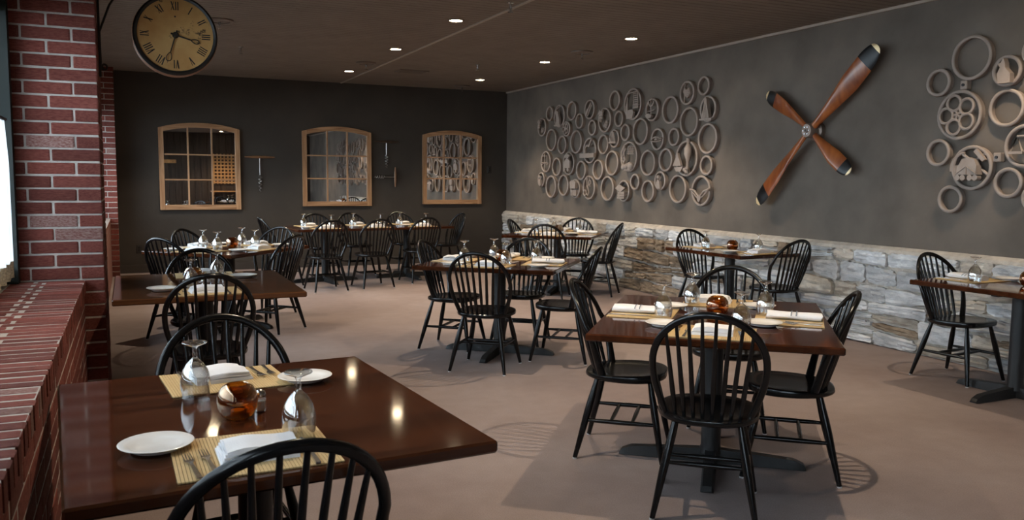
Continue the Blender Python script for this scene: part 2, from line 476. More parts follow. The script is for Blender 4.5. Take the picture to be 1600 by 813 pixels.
# knee wall under the near window: stretcher courses, then a sill of bricks laid on edge
kw = struct(MB().box(((XL+XW-.2)/2-.001, (YF+5.5)/2, (SILL-BH)/2), (XL-XW+.2-.002, 5.5-YF-.01, SILL-BH)).build('wall_left', 'mortar', angle=0), 'brick knee wall under the curtained window')
rows = 10; h = (SILL-BH)/rows
for r in range(rows):
    y = 5.495; first = True
    while y > .9:
        w = BL/2 if (first and r % 2) else BL
        brick(kw, XL-.09, XL, y-w+J/2, y-(J/2 if not first else 0), r*h+J/2, (r+1)*h-J/2)
        y -= w; first = False
MB().box((XL-.03, (YF+.9)/2, (SILL-BH)/2), (.058, .9-YF, SILL-BH)).build('brick_face', 'btex', kw, 0)
sl = struct(MB().box(((XL+XW-.1)/2, (YF+5.5)/2, SILL-BH/2-.001), (XL-XW+.1+.010, 5.5-YF-.01, BH-.0015)).build('window_sill', 'sillmortar', angle=0), 'sill of red bricks laid on edge under the curtained window')
y = 5.495; k = 0
while y > .8:
    cut = XL-.20 if k % 2 else XL-.245
    jx = random.uniform(0, .003)
    brick(sl, cut+J*.8, XL+.007+jx, y-BH+J*.7, y-J*.7, SILL-BH+.002, SILL)
    brick(sl, XW+.03, cut-J*.8, y-BH+J*.7, y-J*.7, SILL-BH+.002, SILL)
    y -= BH; k += 1
# knee wall, header and piers along the other windows (hidden behind the pillar, they frame the daylight)
wl = struct(MB().box(((XL+XW-.2)/2, (6.2+13.22)/2, SILL/2), (XL-XW+.2, 13.22-6.2, SILL)).build('wall_left', 'btex', angle=0), 'brick knee wall beyond the pillar')
wl2 = MB()
wl2.box((XW-.1, (YB+YF)/2, (WZ1+ZC)/2), (.2, YB-YF, ZC-WZ1))
for a, b in ((YF, -3.7), (0, .5), (5.5, 6.25), (9.5, 9.95), (13.2, YB)): wl2.box((XW-.1, (a+b)/2, ZC/2), (.2, b-a, ZC))
wl2.box((XW-.1, (YB+YF)/2, SILL/2), (.2, YB-YF, SILL+.05))
struct(wl2.build('wall_left', 'back', angle=0), 'dark painted wall around the windows')
for i, (a, b) in enumerate(WINDOWS):
    z0 = SILL+.03
    fr = MB(); X = XW+.0
    fr.box((X, (a+b)/2, z0+.03), (.07, b-a, .06)).box((X, (a+b)/2, WZ1-.03), (.07, b-a, .06))
    fr.box((X, a+.035, (z0+WZ1)/2), (.07, .07, WZ1-z0)).box((X, b-.035, (z0+WZ1)/2), (.07, .07, WZ1-z0))
    n = 3 if i == 0 else 2
    for q in range(1, n): fr.box((X, a+(b-a)*q/n, (z0+WZ1)/2), (.06, .06, WZ1-z0))
    w = struct(fr.build('window_%d' % (i+1), 'green', angle=0), ['window with dark green frame and white half curtain', 'window with dark green frame beyond the pillar', 'window with dark green frame near the dark wall', 'window with dark green frame near the timber wall'][i])
    for q in range(n):
        ya, yb = a+(b-a)*q/n, a+(b-a)*(q+1)/n
        MB().box((XW, (ya+yb)/2, (z0+WZ1)/2), (.005, yb-ya-.05, WZ1-z0-.1)).build('pane', 'pane', w, 0)
struct(MB().box((-.655, 5.455, (SILL+WZ1)/2+.2), (.14, .085, WZ1-SILL+.4)).build('trim_3', 'green', angle=0), 'dark green jamb between curtained window and brick pillar')
# half curtain on a rod
ct = thing('half_curtain', 'white sheer half curtain with lace hem in the near window', 'curtain', (-.60, 3.2, SILL+.06))
pts = []; n = 260; Lc = 4.1
for i in range(n+1):
    t = i/n; yy = -Lc/2+Lc*t
    pts.append((.018*math.sin(yy*70)+.008*math.sin(yy*31+1), yy))
def cloth(pts, z0, z1, th=.002):
    b = MB(); k = len(pts)
    vs = [(p[0]*(.35 if z > .8 else 1), p[1], z) for z in (z0, (z0*.3+z1*.7), z1) for p in pts]
    fs = [(r*k+i, r*k+i+1, (r+1)*k+i+1, (r+1)*k+i) for r in range(2) for i in range(k-1)]
    return b.add(vs, fs)
cloth(pts, .09, .84).build('cloth', 'curtain', ct, 80)
cloth(pts, .0, .09).build('lace_hem', 'lace', ct, 80)
MB().tube([(0, -Lc/2-.05, .85), (0, Lc/2+.04, .85)], .010, 10).build('curtain_rod', 'iron', ct)
struct(MB().box((-8, 4.5, -.35), (14, 60, .1)).build('ground', 'ground', angle=0), 'paving outside the windows')

# ------------------------------------------------------------------ stone wainscot
SX = XR-.075
sw = struct(MB().box((XR-.025, (YB+1.2)/2+.0, .425), (.05, YB-1.2, .85)).build('wall_right_wainscot', 'smortar', angle=0), 'rough ledge stone wainscot along the taupe wall')
cap = MB().prism([(SX+.002, .835), (SX+.012, .862), (XR-.02, .888), (XR, .888), (XR, .83)], 1.2, YB, plane='xy')
cap.v = [(p[0], p[2], p[1]) for p in cap.v]
capo = cap.build('mortar_cap', 'smortar', sw, 0)
rs = random.Random(21)
def wav(c, y): return .022*math.sin(y*2.1+c*1.7)+.015*math.sin(y*5.3+c*2.9)+.008*math.sin(y*11+c)
HS = [0, .135, .275, .40, .545, .70, .845]
def stone(y0, y1, za0, za1, zb0, zb1):
    """one stone between y0 and y1; za = bottom at both ends, zb = top at both ends"""
    nu, nv = (10, 6) if y1-y0 > .25 else (6, 6)
    g = .010
    pr = rs.uniform(.0, .03)
    ph = rs.uniform(0, 100)
    tilt = rs.uniform(-.015, .015); tv = rs.uniform(-.015, .012)
    vs = []
    ecl = [rs.uniform(.0, .03) for _ in range(4)]
    for j in range(nv+1):
        for i in range(nu+1):
            u, v = i/nu, j/nv
            yy = y0+g+(y1-y0-2*g)*u
            zz = (za0*(1-u)+za1*u+g)*(1-v)+(zb0*(1-u)+zb1*u-g)*v
            edge = i in (0, nu) or j in (0, nv)
            if edge:
                yy += rs.uniform(-.006, .006); zz += rs.uniform(-.006, .006)
                if (i in (0, nu)) and (j in (0, nv)):
                    e = ecl[(i > 0)+2*(j > 0)]
                    yy += e if i == 0 else -e*1; zz += e*.5 if j == 0 else -e*.5
            x = SX-pr+(.006 if edge else 0)+rs.uniform(-.006, .006)+.0045*math.sin(v*(5+nu)+ph+1.5*math.sin(u*4+ph))+tilt*(u-.5)+tv*(v-.5)
            vs.append((x, yy, zz))
    n0 = len(vs)
    ring = [i for i in range(nu+1)]+[j*(nu+1)+nu for j in range(1, nv+1)]+[nv*(nu+1)+i for i in range(nu-1, -1, -1)]+[j*(nu+1) for j in range(nv-1, 0, -1)]
    vs += [(XR-.02, vs[q][1], vs[q][2]) for q in ring]
    fs = [(j*(nu+1)+i, j*(nu+1)+i+1, (j+1)*(nu+1)+i+1, (j+1)*(nu+1)+i) for j in range(nv) for i in range(nu)]
    k = len(ring)
    fs += [(ring[q], ring[(q+1) % k], n0+(q+1) % k, n0+q) for q in range(k)]
    ym, zm = (y0+y1)/2, (za0+zb0)/2
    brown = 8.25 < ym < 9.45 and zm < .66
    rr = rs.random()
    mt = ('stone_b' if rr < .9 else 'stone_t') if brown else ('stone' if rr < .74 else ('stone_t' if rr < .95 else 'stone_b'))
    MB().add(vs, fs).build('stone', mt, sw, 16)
for c in range(6):
    y = 1.25+rs.uniform(0, .2); carry = None
    while y < YB-.02:
        L_ = rs.uniform(.16, .36) if rs.random() < .4 else rs.uniform(.32, .66)
        y1 = y+L_
        if YB-y1 < .15: y1 = YB
        b0, b1 = HS[c]+(wav(c, y) if c else 0), HS[c]+(wav(c, y1) if c else 0)
        t0, t1 = HS[c+1]+(wav(c+1, y) if c < 5 else 0), HS[c+1]+(wav(c+1, y1) if c < 5 else 0)
        if rs.random() < .16 and L_ > .3:
            f = rs.uniform(.4, .6); m0, m1 = b0+(t0-b0)*f, b1+(t1-b1)*(1-f)
            stone(y, y1, b0, b1, m0, m1); stone(y, y1, m0, m1, t0, t1)
        else:
            stone(y, y1, b0, b1, t0, t1)
        y = y1

# ------------------------------------------------------------------ ceiling fittings
def downlight(x, y, label, vis=True):
    t = thing('recessed_downlight', label, 'ceiling light', (x, y, ZC), 0, 'recessed ceiling downlights')
    MB().lathe([(.062, .03), (.062, -.006), (.085, -.006), (.088, -.001), (.088, .002)], 28).build('trim_ring', 'plate', t)
    MB().lathe([(.061, -.003), (.061, .002)], 28).build('lens', 'lamp', t)
    l = bpy.data.lights.new('downlight_lamp', 'SPOT'); l.energy = SPOT_W*(.65 if x > 5.2 else 1); l.color = SPOT_COL
    l.spot_size = R(104); l.spot_blend = .6; l.shadow_soft_size = .022
    o = bpy.data.objects.new('downlight_lamp', l); COL.objects.link(o); o.parent = t; o.location = (0, 0, -.02)
for x, y, d in ((2.92, 7.76, 'above the middle of the floor beside the ceiling seam'), (2.92, 9.78, 'between seam and clock, one in from the long table'),
                (2.92, 12.1, 'over the long table beside the ceiling seam'), (4.97, 7.86, 'nearest the ring sculpture along the plaster wall'),
                (4.97, 9.93, 'over the table set in the stone corner'), (4.97, 12.15, 'nearest the corner of dark and plaster walls'),
                (.78, 9.85, 'hidden behind the round clock'), (.87, 12.1, 'above the lattice mirror by the brick corner pillar'),
                (3.5, 5.85, 'over the table in the middle of the floor'), (5.42, 3.95, 'over the two-seat table by the stone wall'),
                (2.98, 3.09, 'over the table with striped rolled napkins'), (.9, 3.6, 'over the table at the brick sill'),
                (2.9, -3.0, 'in front of the timber wall'), (4.9, -.4, 'between timber wall and stone wainscot')):
    downlight(x, y, 'round recessed downlight '+d)
def speaker(x, y, d):
    t = thing('ceiling_sprinkler_plate', 'brown round ceiling plate with small hanging nozzle '+d, 'sprinkler', (x, y, ZC), 0, 'round ceiling plates')
    MB().lathe([(.135, 0), (.135, -.012), (.12, -.02), (.1, -.02), (.098, -.012), (.05, -.014), (.03, -.022), (1e-4, -.022)], 28).build('plate', 'plate', t)
    MB().lathe([(.012, -.018), (.012, -.05), (.006, -.055), (.006, -.08), (.022, -.082), (.022, -.086), (1e-4, -.088)], 12).build('nozzle', 'steel', t)
for x, y, d in ((.85, 8.8, 'beside the round clock'), (2.91, 11.11, 'between two downlights'), (4.97, 8.94, 'above the ring sculpture'), (5.03, 13.08, 'near the dark wall corner')):
    speaker(x, y, d)
for x, y, d in ((1.24, 10.47, 'near the lattice mirror'), (4.29, 10.58, 'in from the plaster wall'), (3.05, 6.77, 'beside the ceiling seam')):
    t = thing('ceiling_sprinkler', 'small steel ceiling sprinkler '+d, 'sprinkler', (x, y, ZC), 0, 'small ceiling sprinklers')
    MB().lathe([(.03, 0), (.03, -.006), (.012, -.012), (.01, -.05)], 14).build('collar', 'steel', t)
    MB().lathe([(1e-4, -.085), (.026, -.083), (.026, -.079), (.005, -.078), (.004, -.045)], 14).box((-.012, 0, -.063), (.004, .008, .034)).box((.012, 0, -.063), (.004, .008, .034)).build('deflector', 'steel', t)
vt = thing('ceiling_vent', 'flat brown rectangular ceiling vent before the dark wall', 'vent', (3.72, 11.67, ZC))
MB().box((0, 0, -.006), (.42, .30, .012)).build('frame', 'plate', vt, 0)
for q in range(7): MB().box((0, -.105+q*.035, -.014), (.36, .018, .006)).build('slat', 'plate', vt, 0)

# ------------------------------------------------------------------ arched window mirrors
def arched_mirror(x0, x1, z0, zs, rise, label):
    w = x1-x0; hw = w/2
    t = thing('arched_mirror', label, 'mirror', ((x0+x1)/2, YB, z0), 0, 'arched window-frame mirrors on the dark wall')
    H_ = zs-z0
    def top(x, off=0):            # arc height at x
        Rr = (hw*hw+rise*rise)/(2*rise)
        return H_+rise-Rr+math.sqrt(max(0, Rr*Rr-x*x))-off
    fwid, d = .07, .05
    for s_ in (-1, 1):
        xa, xb = s_*hw, s_*(hw-fwid)
        MB().prism([(xa, 0), (xb, 0), (xb, top(xb)), (xa, top(xa))], -d, -.004, 'xz').build('stile', 'pine', t, 0)
    MB().cbox((0, -d/2-.002, .037), (w-2*fwid, d, .075), .004).build('bottom_rail', 'pine_x', t, 0)
    n = 16; xs = [-(hw-fwid)+2*(hw-fwid)*i/n for i in range(n+1)]
    MB().prism([(x, top(x)) for x in xs]+[(x, top(x, .07)) for x in xs[::-1]], -d-.002, -.004, 'xz').build('arched_rail', 'pine_x', t, 0)
    iw = (w-2*fwid)/3; ih = (top(0)-.07-.075-.03)/3
    for q in (1, 2):
        x = -hw+fwid+iw*q
        MB().box((x, -.028, (.075+top(x, .06))/2), (.022, .03, top(x, .06)-.075)).build('upright_muntin', 'pine', t, 0)
        for c_ in range(3):
            xm = -hw+fwid+iw*(c_+.5)
            MB().box((xm, -.027, .075+ih*q), (iw-.022, .026, .02)).build('cross_muntin', 'pine_x', t, 0)
    for c_ in range(3):
        for r_ in range(3):
            xa, xb = -hw+fwid+iw*c_, -hw+fwid+iw*(c_+1)
            za = .06+ih*r_ if r_ == 0 else .075+ih*r_
            if r_ < 2: out = [(xa, za), (xb, za), (xb, .075+ih*(r_+1)), (xa, .075+ih*(r_+1))]
            else:
                xx = [xb+(xa-xb)*i/6 for i in range(7)]
                out = [(xa, za), (xb, za)]+[(x, top(x, .045)) for x in xx]
            MB().prism(out, -.016, -.006, 'xz').build('mirror_pane', 'mirror', t, 0)
arched_mirror(.41, 1.57, .94, 2.165, .085, 'arched wood-framed mirror reflecting a wooden lattice, beside the brick corner pillar')
arched_mirror(2.52, 3.64, .985, 2.18, .085, 'arched wood-framed mirror hanging between the corkscrews')
arched_mirror(4.53, 5.60, 1.01, 2.18, .085, 'arched wood-framed mirror filled with reflected rings, beside the plaster wall')

def corkscrew(x, z, hl, sl, rot, label, dark=False):
    t = thing('corkscrew', label, 'corkscrew', (x, YB-.03, z), 0, 'oversized corkscrews on the dark wall')
    t.rotation_euler = (0, rot, 0)
    pr = [(1e-3, -hl/2), (.010, -hl/2+.005), (.014, -hl*.36), (.022, -hl*.12), (.018, -hl*.04), (.022, 0), (.018, hl*.04), (.022, hl*.12), (.014, hl*.36), (.010, hl/2-.005), (1e-3, hl/2)]
    MB().lathe(pr, 12, axis='x').build('handle', 'timber' if dark else 'corkwood', t)
    MB().tube([(0, 0, -.015), (0, 0, -sl*.5)], .008, 8).build('shaft', 'dsteel', t)
    n = 70; hp = []
    for i in range(n+1):
        f = i/n; r = .024*(1-.6*f**3)*min(1, f*8)
        hp.append((r*math.cos(f*5*2*PI), r*math.sin(f*5*2*PI)*.9, -sl*.48-sl*.52*f))
    MB().tube(hp, [.0075*(1-.7*(i/n)**4) for i in range(n+1)], 6).build('spiral', 'dsteel', t)
corkscrew(1.865, 1.755, .46, .54, 0, 'large corkscrew with honey wooden handle beside the lattice mirror')
corkscrew(3.90, 2.045, .42, .43, 0, 'upper large corkscrew with dark handle between two arched mirrors', True)
corkscrew(4.05, 1.465, .33, .36, R(90), 'lower corkscrew lying sideways between two arched mirrors')
for x, z, nm, lb in ((5.76, 1.61, 'wall_switch', 'dark switch plate on the dark wall near the corner'), (.10, .36, 'wall_outlet', 'dark outlet plate low on the wall by the brick pillar')):
    t = thing(nm, lb, 'switch' if 'switch' in nm else 'outlet', (x, YB, z))
    MB().cbox((0, -.004, 0), (.075, .008, .118), .003).build('plate', 'dplate', t, 0)
    MB().cbox((0, -.011, .02), (.024, .008, .03), .002).cbox((0, -.011, -.02), (.024, .008, .03), .002).build('toggle' if 'switch' in nm else 'socket', 'clockblack', t, 0)

# lattice and coat rail on the timber wall behind the camera, seen in the mirror
lt = thing('lattice_panel', 'honey wooden lattice panel on the timber wall, seen in a mirror', 'lattice', (3.15, YF+.03, 1.18))
for q in range(8): MB().box((-.42+q*.12, 0, .53), (.05, .018, 1.06)).build('upright_slat', 'lattice', lt, 0)
for q in range(9): MB().box((0, .019, .05+q*.12), (.92, .018, .05)).build('cross_slat', 'lattice', lt, 0)
sh = thing('wall_shelf', 'honey wooden shelf below the lattice panel, seen in a mirror', 'shelf', (3.15, YF, .62))
MB().cbox((0, .16, .3), (1.1, .3, .035), .004).build('board', 'lattice', sh, 0)
for s_ in (-.45, .45): MB().prism([(.006, 0), (.05, 0), (.28, .28), (.006, .28)], s_-.02, s_+.02, 'yz').build('bracket', 'lattice', sh, 0)
cr_ = thing('coat_rail', 'honey wooden peg rail on the timber wall, seen in a mirror', 'coat rail', (1.2, YF+.02, 1.95))
MB().cbox((0, 0, 0), (.6, .025, .12), .004).build('board', 'lattice', cr_, 0)
for q in range(3): MB().tube([(-.2+q*.2, .01, 0), (-.2+q*.2, .09, .02)], [.012, .017], 10).build('peg', 'lattice', cr_)

# ------------------------------------------------------------------ clock on a bracket
ck = thing('hanging_clock', 'large round clock with Roman numerals hung from the brick pillar', 'clock', (.295, 5.86, 2.335))
CR = .25
MB().lathe([(CR-.026, -.07), (CR-.012, -.075), (CR, -.066), (CR, -.045), (CR-.012, -.04)], 64, axis='y', cap=False).build('bezel', 'clockblack', ck)
MB().lathe([(CR-.012, -.046), (CR+.003, -.044), (CR+.003, -.012), (CR-.004, -.008), (CR-.004, .008), (CR+.003, .012), (CR+.003, .044), (CR-.012, .046)], 64, axis='y', cap=False).build('case', 'copper', ck)
MB().lathe([(CR-.012, .04), (CR, .045), (CR, .066), (CR-.012, .075), (CR-.026, .07)], 64, axis='y', cap=False).build('bezel', 'clockblack', ck)
for s_ in (-1, 1):
    face = MB().lathe([(1e-4, .058*s_), (CR-.022, .058*s_)], 64, axis='y', cap=False).build('dial', 'clockface', ck, 0)
    if s_ > 0: continue
    for hnum in range(1, 13):
        rom = {1: 'I', 2: 'II', 3: 'III', 4: 'IIII', 5: 'V', 6: 'VI', 7: 'VII', 8: 'VIII', 9: 'IX', 10: 'X', 11: 'XI', 12: 'XII'}[hnum]
        ang = R(30*hnum); er = Vector((math.sin(ang), 0, math.cos(ang))); et = Vector((math.cos(ang), 0, -math.sin(ang)))
        wd = {'I': .013, 'V': .024, 'X': .024}; tot = sum(wd[c_] for c_ in rom); px = -tot/2
        nb = MB(); r0, r1 = .155, .207
        def bar(a0, a1, th):
            q = [(a0-th, r0), (a0+th, r0), (a1+th, r1), (a1-th, r1)]
            P = [er*v+et*u for u, v in q]
            nb.add([(p.x, -.0595, p.z) for p in P]+[(p.x, -.0575, p.z) for p in P], [(0, 1, 2, 3), (7, 6, 5, 4), (0, 4, 5, 1), (1, 5, 6, 2), (2, 6, 7, 3), (3, 7, 4, 0)])
        for c_ in rom:
            xm = px+wd[c_]/2
            if c_ == 'I': bar(xm, xm, .0032)
            elif c_ == 'V': bar(xm, xm-.008, .0036); bar(xm, xm+.008, .0018)
            else: bar(xm-.008, xm+.008, .0018); bar(xm+.008, xm-.008, .0036)
            px += wd[c_]
        nb.build('numeral', 'ink', face, 0)
    def hand(ang, ln, wd_, nm, yy):
        er = Vector((math.sin(ang), 0, math.cos(ang))); et = Vector((math.cos(ang), 0, -math.sin(ang))); b = MB()
        b.tube([er*-.03+Vector((0, yy, 0)), er*(ln*.62)+Vector((0, yy, 0))], [wd_, wd_*.7], 6)
        loop = [er*(ln*.62+ln*.3*(.5-.5*math.cos(w)))+et*(ln*.062*math.sin(w)*(1.3-.5*math.cos(w)))+Vector((0, yy, 0)) for w in [2*PI*i/20 for i in range(20)]]
        b.tube(loop, wd_*.55, 6, closed=True)
        b.tube([er*(ln*.9)+Vector((0, yy, 0)), er*ln+Vector((0, yy, 0))], [wd_*.6, wd_*.15], 6)
        b.build(nm, 'ink', ck)
    hand(R(106), .155, .006, 'hour_hand', -.066); hand(R(197), .185, .005, 'minute_hand', -.07)
    MB().lathe([(1e-4, -.076), (.014, -.076), (.02, -.062), (.02, -.058)], 16, axis='y').build('hand_boss', 'ink', ck)
    MB().lathe([(1e-4, -.0592), (.0055, -.0592), (.0055, -.0575)], 12, c=(0, 0, .115), axis='y').build('winding_hole', 'ink', face, 0)
MB().tube([(0, 0, CR-.02), (0, 0, CR+.06)], .012, 10).tube([(.03*math.cos(w), 0, CR+.085+.03*math.sin(w)) for w in [2*PI*i/20 for i in range(20)]], .006, 8, closed=True).build('hanger', 'clockblack', ck)
bk = thing('clock_bracket', 'black wrought-iron scroll bracket on the brick pillar holding the clock', 'bracket', (-.15, 5.86, 2.335))
MB().cbox((.008, 0, .12), (.014, .035, .80), .003).build('back_bar', 'iron', bk, 0)
MB().tube([(.0, 0, .385), (.56, 0, .385)], .011, 10).build('arm', 'iron', bk)
sc_ = []
for i in range(61):
    f = i/60; w = R(-90)+f*f*R(560); r = .022*(1-.55*f)
    sc_.append((.012+.03+r*math.sin(w)+.0*f, 0, -.21-.02+r*math.cos(w)*.9))
MB().tube([(.012, 0, .02), (.012, 0, -.1), (.014, 0, -.19)]+[(.03+.022*(1-.6*i/24)*math.cos(PI-.1+i/24*R(470)), 0, -.215+.022*(1-.6*i/24)*math.sin(PI-.1+i/24*R(470))) for i in range(25)], .006, 8).build('scroll', 'iron', bk)
MB().tube([(.012, 0, -.0), (.03, 0, .05), (.07, 0, .16), (.13, 0, .26), (.24, 0, .33), (.38, 0, .365)], .007, 8).build('brace', 'iron', bk)

# ------------------------------------------------------------------ propeller
ROTW = R(-90)       # local x runs along the plaster wall towards the timber wall, local y into the wall
HUB = (XR, 6.235, 1.94)
pp = thing('wooden_propeller', 'four-blade wooden aircraft propeller with black tips on the plaster wall', 'propeller', HUB, ROTW)
MB().lathe([(1e-4, -.175), (.02, -.175), (.023, -.165), (.06, -.165), (.07, -.15), (.07, -.07), (.095, -.06), (.085, -.0), (.0001, 0)], 28, axis='y').build('hub', 'hubmetal', pp)
MB().box((0, -.176, 0), (.022, .006, .022)).build('hub_socket', 'ink', pp, 0)
for q in range(6): MB().lathe([(1e-4, -.171), (.007, -.171), (.007, -.16)], 8, c=(.036*math.cos(q*PI/3), 0, .036*math.sin(q*PI/3)), axis='y').build('bolt', 'steel', pp)
def blade(ax, az, yc, tw):
    """blade from the hub to (ax, az) in the wall plane"""
    L_ = math.hypot(ax, az); er = Vector((ax/L_, 0, az/L_)); et = Vector((er.z, 0, -er.x)); ny = Vector((0, 1, 0))
    def sect(f):
        ch = .056+.135*min(1, f/.6)**1.3 if f < .6 else .191
        ch *= L_/1.05*.55+.45
        if f > .82: ch *= math.sqrt(max(0.0, 1-((f-.82)/.18)**2))*.86+.14
        th = .05*(1-f)**1.1+.012
        if f > .95: th *= .8
        a = tw*(1-.75*f)
        out = []
        for w in [2*PI*i/14 for i in range(14)]:
            cx_, ty = math.cos(w)*ch/2, math.sin(w)*th/2*(1 if math.sin(w) < 0 else .45)
            u = cx_*math.cos(a)-ty*math.sin(a); v = cx_*math.sin(a)+ty*math.cos(a)
            out.append(er*(f*L_)+et*(u+.012*math.sin(f*PI))+ny*(yc+v))
        return out
    def piece(f0, f1, n):
        b = MB(); b.v = []; 
        for i in range(n+1): b.v += [tuple(p) for p in sect(f0+(f1-f0)*i/n)]
        for i in range(n):
            for j in range(14): b.f.append((i*14+j, i*14+(j+1) % 14, (i+1)*14+(j+1) % 14, (i+1)*14+j))
        b.f.append(tuple(range(14))); b.f.append(tuple(n*14+j for j in range(14)))
        return b
    bl = piece(.0, .81, 16).build('blade', 'prop', pp)
    piece(.81, .965, 6).build('painted_tip', 'proptip', bl)
    piece(.965, 1.0, 4).build('brass_cap', 'brass', bl)
blade(.765, .70, -.115, .5); blade(-.715, -.72, -.115, .5)
blade(-.645, .40, -.10, -.5); blade(.50, -.405, -.10, -.5)

# ------------------------------------------------------------------ ring sculptures
def unpx(px, py, X):            # sight line through a pixel of the photograph, met with the plane x = X (used to lay the rings out on the wall)
    d = fw+r2*((px-800)/FPX)-u2*((py-406.5)/FPX)
    k = X/d.x
    return d.y*k, CAMH+d.z*k
RD = .06
def ring_mesh(rad, wd=.029):
    ri = rad-wd; b = MB()
    return b.lathe([(rad-.008, 0), (rad-.008, -RD+.028)]+[((rad+ri)/2+wd/2*math.cos(w), -RD+wd/2-wd/2*math.sin(w)) for w in [PI*(-.15+1.3*i/8) for i in range(9)]]+[(ri+.011, -RD+.028), (ri+.011, 0)], 36, axis='y', closed=True)
def plate_poly(out, y0=-.075, y1=-.045):
    return MB().prism(out, y0, y1, 'xz')
def motif(kind, r, rg):
    """relief figure inside a ring of inner radius r (x to the right, z up)"""
    def P(out, nm, y0=-.08, y1=-.05): plate_poly([(a*r, b*r) for a, b in out], y0, y1).build(nm, 'ring', rg, 0)
    def T(pts, w, nm, cl=False, y=-.07): MB().tube([(a*r, y, b*r) for a, b in pts], w, 6, closed=cl).build(nm, 'ring', rg)
    def Bx(x0, x1, z0, z1, nm, y0=-.085, y1=-.04): MB().box(((x0+x1)/2*r, (y0+y1)/2, (z0+z1)/2*r), (abs(x1-x0)*r, y1-y0, abs(z1-z0)*r)).build(nm, 'ring', rg, 0)
    arc = lambda cx_, cz_, ra, a0, a1, n=16, e=1.0: [(cx_+ra*math.cos(R(a0+(a1-a0)*i/n)), cz_+e*ra*math.sin(R(a0+(a1-a0)*i/n))) for i in range(n+1)]
    if kind == 'grapes':
        for q, (a, b) in enumerate(((-.5, .5), (-.25, .55), (-.6, .25), (-.38, .25), (-.5, 0), (.45, -.35), (.65, -.2), (.5, -.6), (.3, -.55), (.6, -.45))):
            MB().sphere((a*r, -.065, b*r), .17*r, 6).build('grape', 'ring', rg)
        P([(-.9, .55), (-.6, .95), (-.3, .8), (-.1, 1.0), (-.15, .7), (-.5, .6)], 'leaf')
    elif kind == 'dog':
        P([(-.35, -.9), (-.35, -.2), (-.55, .35), (-.3, .55), (0, .4), (.1, .1), (.35, -.3), (.4, -.9)], 'dog_figure'); T([(-.5, .6), (.5, .95)], .007, 'branch')
        Bx(-.7, .6, -1.0, -.85, 'footing')
    elif kind == 'oars':
        T([(-.5, -.75), (.55, .75)], .009, 'oar'); T([(-.15, -.8), (.75, .5)], .007, 'oar'); P([(-.7, -.75), (-.35, -.8), (.1, 0), (-.15, .1)], 'oar_blade')
    elif kind == 'ladder':
        for s_ in (.25, .8): T([(s_, -.35), (s_, .8)], .006, 'ladder_rail')
        for q in range(8): T([(.25, -.3+q*.14), (.8, -.3+q*.14)], .005, 'ladder_rung')
        MB().lathe([(.1*r, -.6*r), (.13*r, -.2*r), (.05*r, .25*r), (.045*r, .5*r)], 12, c=(-.55*r, -.065, 0)).build('bottle', 'ring', rg)
        P([(-.55, -1.0), (.2, -1.0), (.35, -.55), (.2, -.4), (-.4, -.4), (-.6, -.6)], 'basket'); T([(-.6, .75), (.8, .8)], .007, 'shelf_bar')
        Bx(.3, .95, -.3, -.22, 'ledge'); Bx(.3, .95, -.12, -.06, 'ledge')
    elif kind == 'candlestick':
        T([(.05, -.7), (.05, .9)], .009, 'stem'); T(arc(.05, .75, .4, 180, 360), .009, 'branch'); T([(-.5, -.2), (.8, -.05)], .008, 'cross_bar')
        for a in (-.35, .45): MB().sphere((a*r, -.07, .8*r), .12*r, 6).build('candle_cup', 'ring', rg)
        P([(-.9, -.55), (-.4, -.35), (.3, -.6), (.1, -.85), (-.6, -.85)], 'hull')
    elif kind == 'flag':
        T([(-.15, -1), (-.1, 1)], .007, 'flagpole')
        P([(-.1, .6), (.15, .25), (.65, .45), (.85, -.1), (.4, -.55), (.0, -.3), (-.3, .1)], 'flag')
        for q in range(4): T([(-.1+q*.14, .32-q*.2), (.7, .2-q*.2)], .004, 'stripe', y=-.084)
    elif kind == 'lighthouse':
        P([(-.5, -.85), (-.15, .5), (-.1, .9), (.05, 1.0), (.2, .85), (.22, .5), (.6, -.85)], 'tower', -.095, -.05); Bx(-.9, .85, -1.0, -.86, 'footing')
        for a in (-.3, .1, .35): T([(a, -.84), (.05, .4)], .004, 'rib', y=-.097)
    elif kind == 'hook':
        T(arc(-.15, -.0, .42, 50, 330), .016, 'hook'); T([(.1, .35), (.55, .95)], .016, 'hook_shank'); Bx(-1.25, 1.2, -.62, -.25, 'beam', -.1, -.06)
    elif kind == 'bell':
        T([(-.55, -.5), (-.2, .6), (0, .95), (.2, .6), (.55, -.5)], .008, 'bell_outline'); T([(0, .95), (0, -.5)], .006, 'rod'); Bx(-.85, .85, -.62, -.4, 'bench'); T([(-.3, -.5), (-.05, .6)], .005, 'cord'); T([(.3, -.5), (.05, .6)], .005, 'cord')
    elif kind == 'plane':
        T(arc(0, -.05, .75, 10, 170, 14, .35), .008, 'wing'); T(arc(0, -.05, 1.1, 200, 340, 14, .2), .008, 'wing'); MB().sphere((0, -.07, -.05*r), .2*r, 6, (1.3, .6, .7)).build('fuselage', 'ring', rg); MB().sphere((1.0*r, -.07, .05*r), .12*r, 6).build('knob', 'ring', rg)
    elif kind == 'scales':
        T([(0, -.9), (0, .85)], .008, 'mast'); T([(-.6, .6), (.6, .6)], .007, 'beam'); T([(-.6, -.1), (.6, -.1)], .007, 'beam')
        for a in (-.55, .55): T([(a, .6), (a, -.1)], .005, 'cord'); T(arc(a, -.1, .2, 180, 360), .006, 'pan')
    elif kind == 'cart':
        P([(-.7, -.45), (-.6, .15), (-.1, .55), (.55, .25), (.6, -.45)], 'cart_body'); P([(-.5, .55), (0, .95), (.45, .75), (.2, .5)], 'load')
